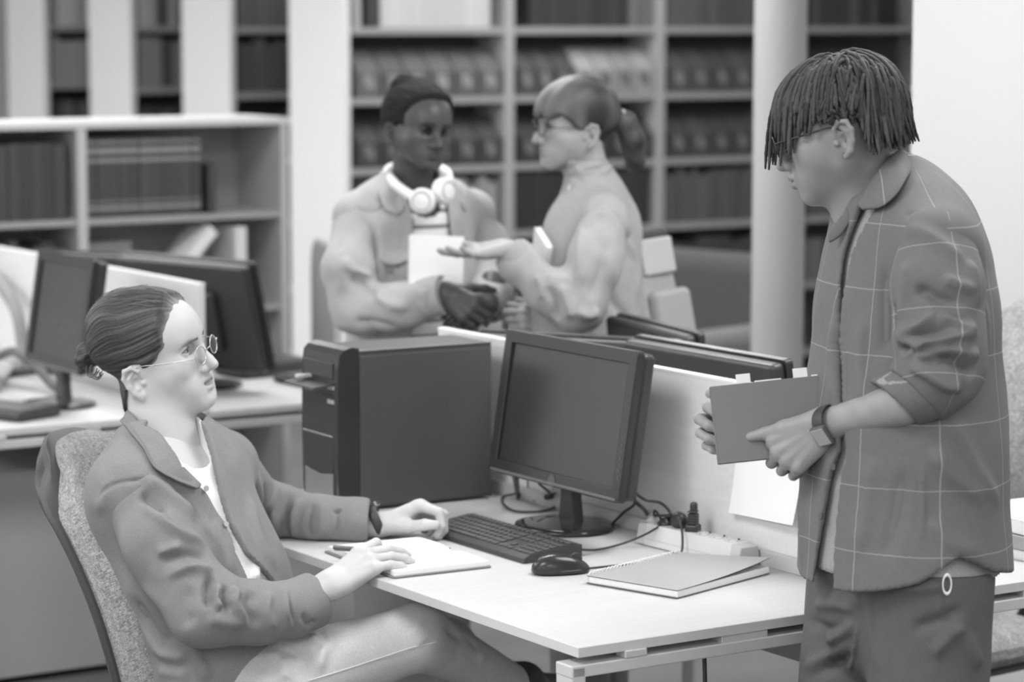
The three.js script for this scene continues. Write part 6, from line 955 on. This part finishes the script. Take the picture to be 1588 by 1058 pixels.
  const nE = edge([[618, 282], [632, 320], [642, 345], [640, 420], [636, 520]]), fE = edge([[685, 282], [694, 310], [698, 345], [700, 420], [700, 520]]);
  const jf = (x, y, z) => { const s = sOf(x, z); return smax(smax(Math.max(out(x, y, z), -inn(x, y, z)), -Math.max(nE(y) - s, s - fE(y), -fOf(x, z)), 0.005), -(cap(J(640, 240, 6.85), J(645, 290, 6.85), 0.058, 0.062)(x, y, z)), 0.004); };
  const jg = meshField(jf, J(500, 600, 7.15).add(v3(0, 0, -.2)), J(800, 270, 6.6).add(v3(0, 0, .25)), 0.0065);
  folds(jg, out, [[[[585, 330], [590, 380], [588, 430]], 0.006, 0.016], [[[610, 400], [600, 450], [590, 500]], -0.006, 0.016], [[[565, 500], [620, 510], [670, 500]], 0.008, 0.014]], 6, 8); folds(jg, out, [[[[572, 340], [583, 400], [588, 480]], -0.006, 0.005], [[[545, 322], [575, 330], [600, 318]], -0.005, 0.004], [[[622, 345], [628, 420], [626, 500]], -0.005, 0.004], [[[712, 330], [716, 390], [712, 450]], -0.005, 0.004]], 6, 8); wrinkle(jg, 0.01, drape(9, v3(0, 1, 0), 0.7, 41));
  const jm = cloth(0.5), Jk = part('jacket', clean2(jg), jm, T, 'pale grey denim jacket');
  for (const [js, k] of [[[rs, J(540, 420, 6.72), re, J(620, 474, 6.66), J(688, 458, 6.62)], 0], [[ls, J(752, 390, 7.0), le, J(760, 462, 6.8), J(752, 472, 6.72)], 1]]) { const [g, f] = sleeve(js, [0.056, 0.058, 0.056, 0.05, 0.045], 0.006); folds(g, f, k ? [] : [[[[540, 430], [560, 440], [590, 470]], -0.01, 0.012], [[[530, 400], [550, 420], [580, 430]], 0.01, 0.012], [[[575, 450], [600, 470], [640, 480]], 0.008, 0.012], [[[545, 500], [580, 500], [620, 505]], -0.008, 0.012], [[[655, 435], [660, 465], [662, 495]], 0.005, 0.008]], 6, 8); wrinkle(g, 0.009, drape(13, v3(0.55, 0.6, -0.58), 0.65, 50 + k)); part('sleeve', clean2(g), jm, Jk); }
  const C = (px, py, o) => on(out, px, py, o, 6, 8);
  part('collar', ribbon([J(606, 255, 6.88), J(610, 275, 6.84), J(620, 300, 6.76), J(628, 318, 6.72)], [J(590, 268, 6.87), C(588, 305, 0.012), C(598, 326, 0.012), C(614, 335, 0.01)], 0.006, 24, 6, 0.006), jm, Jk);
  part('collar', ribbon([J(672, 262, 6.95), J(688, 280, 6.92), J(694, 300, 6.86)], [J(690, 268, 6.98), C(715, 300, 0.014), C(716, 330, 0.012)], 0.006, 24, 6, 0.006), jm, Jk);
  { const a = J(655, 464, 6.645), b = J(690, 457, 6.62), d = b.clone().sub(a).normalize(), o = cap(a, b.clone().addScaledVector(d, 0.03), 0.051, 0.05), cf = (x, y, z) => { const q = (x - b.x) * d.x + (y - b.y) * d.y + (z - b.z) * d.z; return smax(smax(o(x, y, z), Math.abs(q + 0.03) - 0.03, 0.005), -(o(x, y, z) + 0.008), 0.003); }; part('cuff', clean2(meshField(cf, ...around(a.clone().lerp(b, 0.5), 0.09), 0.004)), jm, Jk); }
  part('pocket_flap', ribbon([C(588, 388, 0.006), C(610, 390, 0.006), C(634, 390, 0.006)], [C(588, 404, 0.01), C(611, 412, 0.011), C(633, 404, 0.01)], 0.005, 20, 4, 0.002), jm, Jk);
  for (const [px, py] of [[604, 420], [660, 482]]) { const p = C(px, py, 0.012), o = part('button', new THREE.CylinderGeometry(0.008, 0.008, 0.003, 14), M(0.15, 0.4), Jk); o.position.copy(p); o.quaternion.setFromUnitVectors(v3(0, 1, 0), gradOf(out, p)); }
  const legs = join([cap(J(600, 590, 6.85), J(600, 1080, 6.85), 0.1, 0.075), cap(J(680, 590, 6.95), J(680, 1070, 6.95), 0.1, 0.075)], 0.02); part('trousers', clean2(meshField((x, y, z) => Math.max(legs(x, y, z), 0.03 - y), J(500, 1150, 7.1).add(v3(0, 0, -.25)).setY(0), J(790, 560, 6.6).add(v3(0, 0, .2)), 0.014)), cloth(0.2), T);
  // headphones resting on the collar bones
  const W1 = thing('headphones', 'white over-ear headphones worn round the neck of the woman in the jacket', 'headphones');
  const hm = M(0.86, 0.4); add('headband', [tube([J(664, 318, 6.68), J(640, 305, 6.69), J(612, 285, 6.76), J(604, 262, 6.9), J(640, 256, 6.99), J(684, 262, 6.94), J(696, 280, 6.8), J(692, 292, 6.72)], 0.0125, false, 12, 70)], hm, W1);
  for (const [px, py, d, n] of [[656, 312, 6.655, v3(-0.15, 0.1, 1)], [686, 296, 6.685, v3(0.75, 0.1, .7)]]) { const c = add('ear_cup', [lathe([[0, 0.024], [0.026, 0.022], [0.032, 0.012], [0.032, -0.004], [0.028, -0.01], [0, -0.01]], 32)], hm, W1); c.position.copy(J(px, py, d)); c.quaternion.setFromUnitVectors(v3(0, 1, 0), n.normalize()); add('cup_ring', [new THREE.TorusGeometry(0.022, 0.0018, 8, 32).rotateX(Math.PI / 2).translate(0, 0.0235, 0)], M(0.5, 0.4), c); }
  { const bl = J(634, 436, 6.62), br = J(718, 440, 6.64), tl = J(640, 369, 6.635), ex = br.clone().sub(bl), ey = tl.clone().sub(bl), w = ex.length(), h = 0.17; ex.normalize(); const ez = ex.clone().cross(ey).normalize(); ey.copy(ez).cross(ex);
    const t = thing('book', 'white book held against the chest of the woman with headphones', 'book'); t.position.copy(bl).addScaledVector(ey, -0.055); t.quaternion.setFromRotationMatrix(new THREE.Matrix4().makeBasis(ex, ey, ez));
    add('cover', [box(w, h, 0.003, w / 2, h / 2, 0, 0.001), box(w, h, 0.003, w / 2, h / 2, -0.026, 0.001)], M(0.8, 0.5), t); add('pages', [box(w - 0.006, h - 0.006, 0.022, w / 2, h / 2, -0.013, 0.001)], M(0.7, 0.8), t); }
}
MORE.push(womanWithHeadphones);
function womanWithBackpack() {
  const T = thing('person', 'woman with a fringe, glasses and ponytail in a pale high-necked shirt, one palm raised', 'person');
  const H = makeHead({ pos: J(893, 193, 6.7), yaw: Math.PI - 0.3, pitch: -0.02, s: 0.93, lips: 1.1, jaw: 0.88, skull: [0.1, 0.085, 0.074] });
  const F = v3(-0.86, 0, -0.5).normalize(), tone = 0.36;
  const neck = join([cap(J(906, 225, 6.7), J(922, 300, 6.72), 0.043, 0.05)], 0.02);
  const headF = (x, y, z) => { const d = H.field(x, y, z); return d > 0.12 ? Math.min(d, neck(x, y, z)) : smin(d, neck(x, y, z), 0.02); };
  const [hl, hh] = around(H.pos.clone().add(v3(0, -0.05, 0)), 0.18);
  const head = tint(meshField(headF, hl, hh, 0.003), (x, y, z) => mix(tone * 0.72, tone, sst(0, 0.003, H.lipDist(x, y, z))));
  const hand = (w, k, b0, curl, arm, side, thumb) => { const a = k.clone().sub(w).normalize(), b = b0.clone().addScaledVector(a, -b0.dot(a)).normalize(), t = b.clone().cross(a).multiplyScalar(side); const h = makeHand({ wrist: w, a, b, t, k: 0.92, curl, arm, armR: 0.022, thumb }); const [lo, hi] = around(h.palm, 0.14); return tint(meshField(h.field, lo, hi, 0.0032), () => tone); };
  const hA = hand(J(792, 388, 6.52), J(740, 392, 6.5), v3(0.05, -0.95, -0.25), [[-8, 8, 8], [0, 12, 10], [6, 16, 12], [10, 20, 14]], J(812, 418, 6.53), 1, [0.75, 0.6, 0.25]), hB = hand(J(856, 510, 6.72), J(820, 494, 6.7), v3(0, 0.6, .8), [[40, 60, 30], [42, 60, 30], [44, 60, 30], [46, 60, 30]], J(880, 522, 6.74), -1);
  const nb = J(925, 292, 6.72), ls = J(938, 345, 6.56), rs = J(895, 338, 6.88), ch = J(920, 400, 6.72);
  const torso = (o) => join([cap(J(918, 375, 6.72), J(912, 450, 6.72), 0.15 + o, 0.145 + o, F, 1.42), cap(J(912, 450, 6.72), J(915, 580, 6.72), 0.145 + o, 0.16 + o, F, 1.25), cap(nb.clone().add(v3(0, -0.02, 0)), ls, 0.04 + o, 0.05 + o), cap(nb.clone().add(v3(0, -0.02, 0)), rs, 0.04 + o, 0.05 + o)], 0.05);
  const trunk = tint(meshField(join([torso(-0.03), cap(J(900, 600, 6.66), J(900, 1110, 6.66), 0.07, 0.05), cap(J(930, 600, 6.8), J(930, 1090, 6.8), 0.07, 0.05)], 0.03), J(780, 1150, 7).add(v3(0, 0, -.2)).setY(0), J(1060, 280, 6.4).add(v3(0, 0, .2)), 0.018), () => tone);
  part('body', mergeBody([head, hA, hB, trunk]), skin(0.5), T);
  for (const s of [1, -1]) part('eye', H.eye(s), new THREE.MeshPhysicalMaterial({ vertexColors: true, roughness: 0.1 }), T);
  brows(H, T, 0.1, 0.017, 0.0018); glassesFor(H, T, 0.07, 'dark-rimmed glasses');
  const strand = (a, b, c) => noise(a * 30 + 40 * c, b * 14, c * 60);
  const hairF = (x, y, z) => { const [a, b, c] = H.toL(x, y, z), za = Math.abs(c), lo = b - (a > 0.055 ? 0.018 + 0.006 * Math.sin(c * 160) : a > 0.005 ? mix(-0.02, 0.016, sst(0.01, 0.055, a)) : a > -0.045 ? -0.012 : -0.07 - a * 0.2 - .02), s = lo; const k = H.base(a, b, c) - mix(-0.006, 0.0125, sst(-0.003, 0.012, s)) - 0.0012 * strand(a, b, c); return smin(k, tail(a, b, c), 0.012); };
  const tail = chain([v3(-0.1, 0.02, -0.004), v3(-0.135, 0.0, -0.008), v3(-0.155, -0.05, -0.012), v3(-0.16, -0.1, -0.01), v3(-0.15, -0.13, 0)], [0.02, 0.028, 0.03, 0.024, 0.008], 0.02);
  const [a0, a1] = around(H.pos.clone().add(v3(0.04, -0.01, 0)), 0.24); part('hair', tint(meshField(hairF, a0, a1, 0.0036), (x, y, z) => { const [a, b, c] = H.toL(x, y, z); return clamp(mix(0.035, 0.12, sst(-0.03, 0.06, a)) + 0.05 * strand(a, b, c), 0.02, 0.4); }), new THREE.MeshPhysicalMaterial({ vertexColors: true, roughness: 0.5 }), T, 'brown hair with a fringe and a ponytail');
  const tie = part('hair_tie', new THREE.TorusGeometry(0.02, 0.006, 8, 24), M(0.5, 0.5), T); tie.position.copy(H.toW(-0.118, 0.012, -0.006)); tie.quaternion.setFromUnitVectors(v3(0, 0, 1), H.f.clone().multiplyScalar(-0.85).addScaledVector(H.u, -0.5).normalize());
  const out = torso(0.008), tn = cap(J(904, 240, 6.7), J(922, 310, 6.72), 0.052, 0.056), sf = (x, y, z) => smin(out(x, y, z), smax(tn(x, y, z), (x - H.pos.x) * 0.2 + y - J(906, 250, 6.7).y + .0, 0.006), 0.03);
  const sg = meshField(sf, J(760, 620, 7.05).add(v3(0, 0, -.1)), J(1060, 225, 6.3).add(v3(0, 0, .15)), 0.0062);
  folds(sg, sf, [[[[960, 340], [985, 400], [985, 470]], 0.008, 0.016], [[[850, 360], [838, 420], [840, 480]], 0.006, 0.016], [[[930, 440], [960, 480], [980, 495]], -0.008, 0.014], [[[882, 256], [910, 268], [935, 262]], 0.004, 0.005], [[[880, 270], [910, 282], [940, 276]], -0.004, 0.005]], 6, 8); wrinkle(sg, 0.009, drape(9, v3(0.1, 0.99, 0), 0.75, 61));
  const sm = cloth(0.42), S = part('shirt', clean2(sg), sm, T, 'pale high-necked shirt');
  { const c0 = J(902, 238, 6.7), c1 = J(921, 296, 6.72), d = c1.clone().sub(c0).normalize(), o = cap(c0, c1, 0.054, 0.063), cf = (x, y, z) => { const q = (x - c0.x) * d.x + (y - c0.y) * d.y + (z - c0.z) * d.z; return smax(smax(smax(o(x, y, z) - 0.0025 * Math.sin(q * 260), -q + 0.012 + 0.35 * (x - c0.x), 0.005), q - 0.1, 0.005), -(o(x, y, z) + 0.009), 0.003); };
    part('collar', clean2(meshField(cf, J(850, 320, 6.85), J(970, 220, 6.55), 0.004)), sm, S, 'high folded collar'); const bt = part('button', new THREE.CylinderGeometry(0.007, 0.007, 0.004, 14), M(0.7, 0.4), S); bt.position.copy(J(882, 292, 6.63)); bt.rotation.z = 1.3; }
  { const a = J(808, 410, 6.52), b = J(788, 391, 6.525), d = b.clone().sub(a).normalize(), o = cap(a, b.clone().addScaledVector(d, 0.03), 0.042, 0.041), cf = (x, y, z) => { const q = (x - b.x) * d.x + (y - b.y) * d.y + (z - b.z) * d.z; return smax(smax(o(x, y, z), Math.abs(q + 0.022) - 0.026, 0.005), -(o(x, y, z) + 0.008), 0.003); }; part('cuff', clean2(meshField(cf, ...around(a.clone().lerp(b, 0.5), 0.08), 0.004)), sm, S); }
  for (const [js, k] of [[[ls, J(920, 410, 6.5), J(893, 478, 6.48), J(850, 455, 6.49), J(805, 408, 6.52), J(790, 392, 6.525)], 0], [[rs, J(855, 430, 6.9), J(880, 525, 6.82), J(862, 514, 6.74)], 1]]) { const [g, f] = sleeve(js, k ? [0.054, 0.054, 0.05, 0.04] : [0.056, 0.06, 0.06, 0.05, 0.04, 0.034], 0.0055); folds(g, f, k ? [] : [[[[905, 350], [900, 400], [905, 450]], 0.006, 0.014], [[[940, 370], [930, 420], [915, 470]], -0.007, 0.013], [[[870, 440], [880, 470], [885, 500]], 0.009, 0.01], [[[850, 440], [860, 470], [862, 500]], -0.008, 0.01], [[[830, 425], [838, 445], [838, 470]], 0.006, 0.01], [[[890, 480], [910, 490], [930, 480]], 0.009, 0.012]], 6, 8); wrinkle(g, 0.009, drape(12, v3(-0.35, 0.85, 0.38), 0.7, 70 + k)); part('sleeve', clean2(g), sm, S); }
  const legs = join([cap(J(900, 570, 6.66), J(900, 1100, 6.66), 0.1, 0.07), cap(J(930, 570, 6.8), J(930, 1085, 6.8), 0.1, 0.07)], 0.02); part('trousers', clean2(meshField((x, y, z) => Math.max(legs(x, y, z), 0.03 - y), J(780, 1150, 7).add(v3(0, 0, -.2)).setY(0), J(1060, 545, 6.4).add(v3(0, 0, .2)), 0.014)), cloth(0.2), T);
  // notebook under the arm
  { const t = thing('notebook', 'white notebook tucked under the arm of the woman with the backpack', 'notebook', J(840, 392, 6.62)); t.rotation.set(0.1, -1.25, -0.35); add('cover', [box(0.1, 0.15, 0.003, 0, -0.03, 0.006, 0.001), box(0.1, 0.15, 0.003, 0, -0.03, -0.006, 0.001)], MT.white, t); add('pages', [box(0.095, 0.145, 0.009, 0, -0.03, 0, 0.001)], MT.paper, t); }
  // backpack
  { const t = thing('backpack', 'pale canvas backpack on the back of the woman with the ponytail', 'backpack'), c = J(1003, 462, 6.84), Bk = F.clone().negate(), m = cloth(0.42);
    const fr = new THREE.Matrix4().makeBasis(v3(Bk.z, 0, -Bk.x), v3(0, 1, 0), Bk); t.position.copy(c); t.quaternion.setFromRotationMatrix(fr); t.rotateX(-0.2); t.scale.setScalar(0.82);
    const g = new RoundedBoxGeometry(0.28, 0.36, 0.13, 8, 0.05), p = g.attributes.position; for (let i = 0; i < p.count; i++) { const y = p.getY(i); p.setX(i, p.getX(i) * (1 - 0.12 * sst(0, 0.2, y))); p.setZ(i, p.getZ(i) * (1 - 0.25 * sst(-0.05, 0.2, y)) + 0.006 * noise(p.getX(i) * 20, y * 20, 3)); } g.computeVertexNormals();
    add('bag', [g], m, t); add('front_pocket', [new RoundedBoxGeometry(0.22, 0.17, 0.05, 5, 0.022).translate(0, -0.07, 0.075)], m, t); add('flap', [new RoundedBoxGeometry(0.2, 0.11, 0.016, 4, 0.007).translate(0, 0.12, 0.06)], M(0.52, 0.8), t); add('top_edge', [new RoundedBoxGeometry(0.25, 0.045, 0.1, 4, 0.02).translate(0, 0.185, 0)], M(0.06, 0.7), t);
    for (const s of [-1, 1]) add('strap', [tube([v3(s * 0.09, 0.17, -0.05), v3(s * 0.1, 0.25, -0.1), v3(s * 0.12, 0.24, -0.22), v3(s * 0.14, 0.1, -0.29), v3(s * 0.15, -0.05, -0.2), v3(s * 0.12, -0.15, -0.06)], 0.012, false, 8, 50)], m, t); }
}
MORE.push(womanWithBackpack);
room(); ceilingLights(); furniture();
for (const f of typeof MORE !== 'undefined' ? MORE : []) f();
scene.traverse((o) => { if (o.isMesh) o.castShadow = o.receiveShadow = true; });
renderer.render(scene, camera);
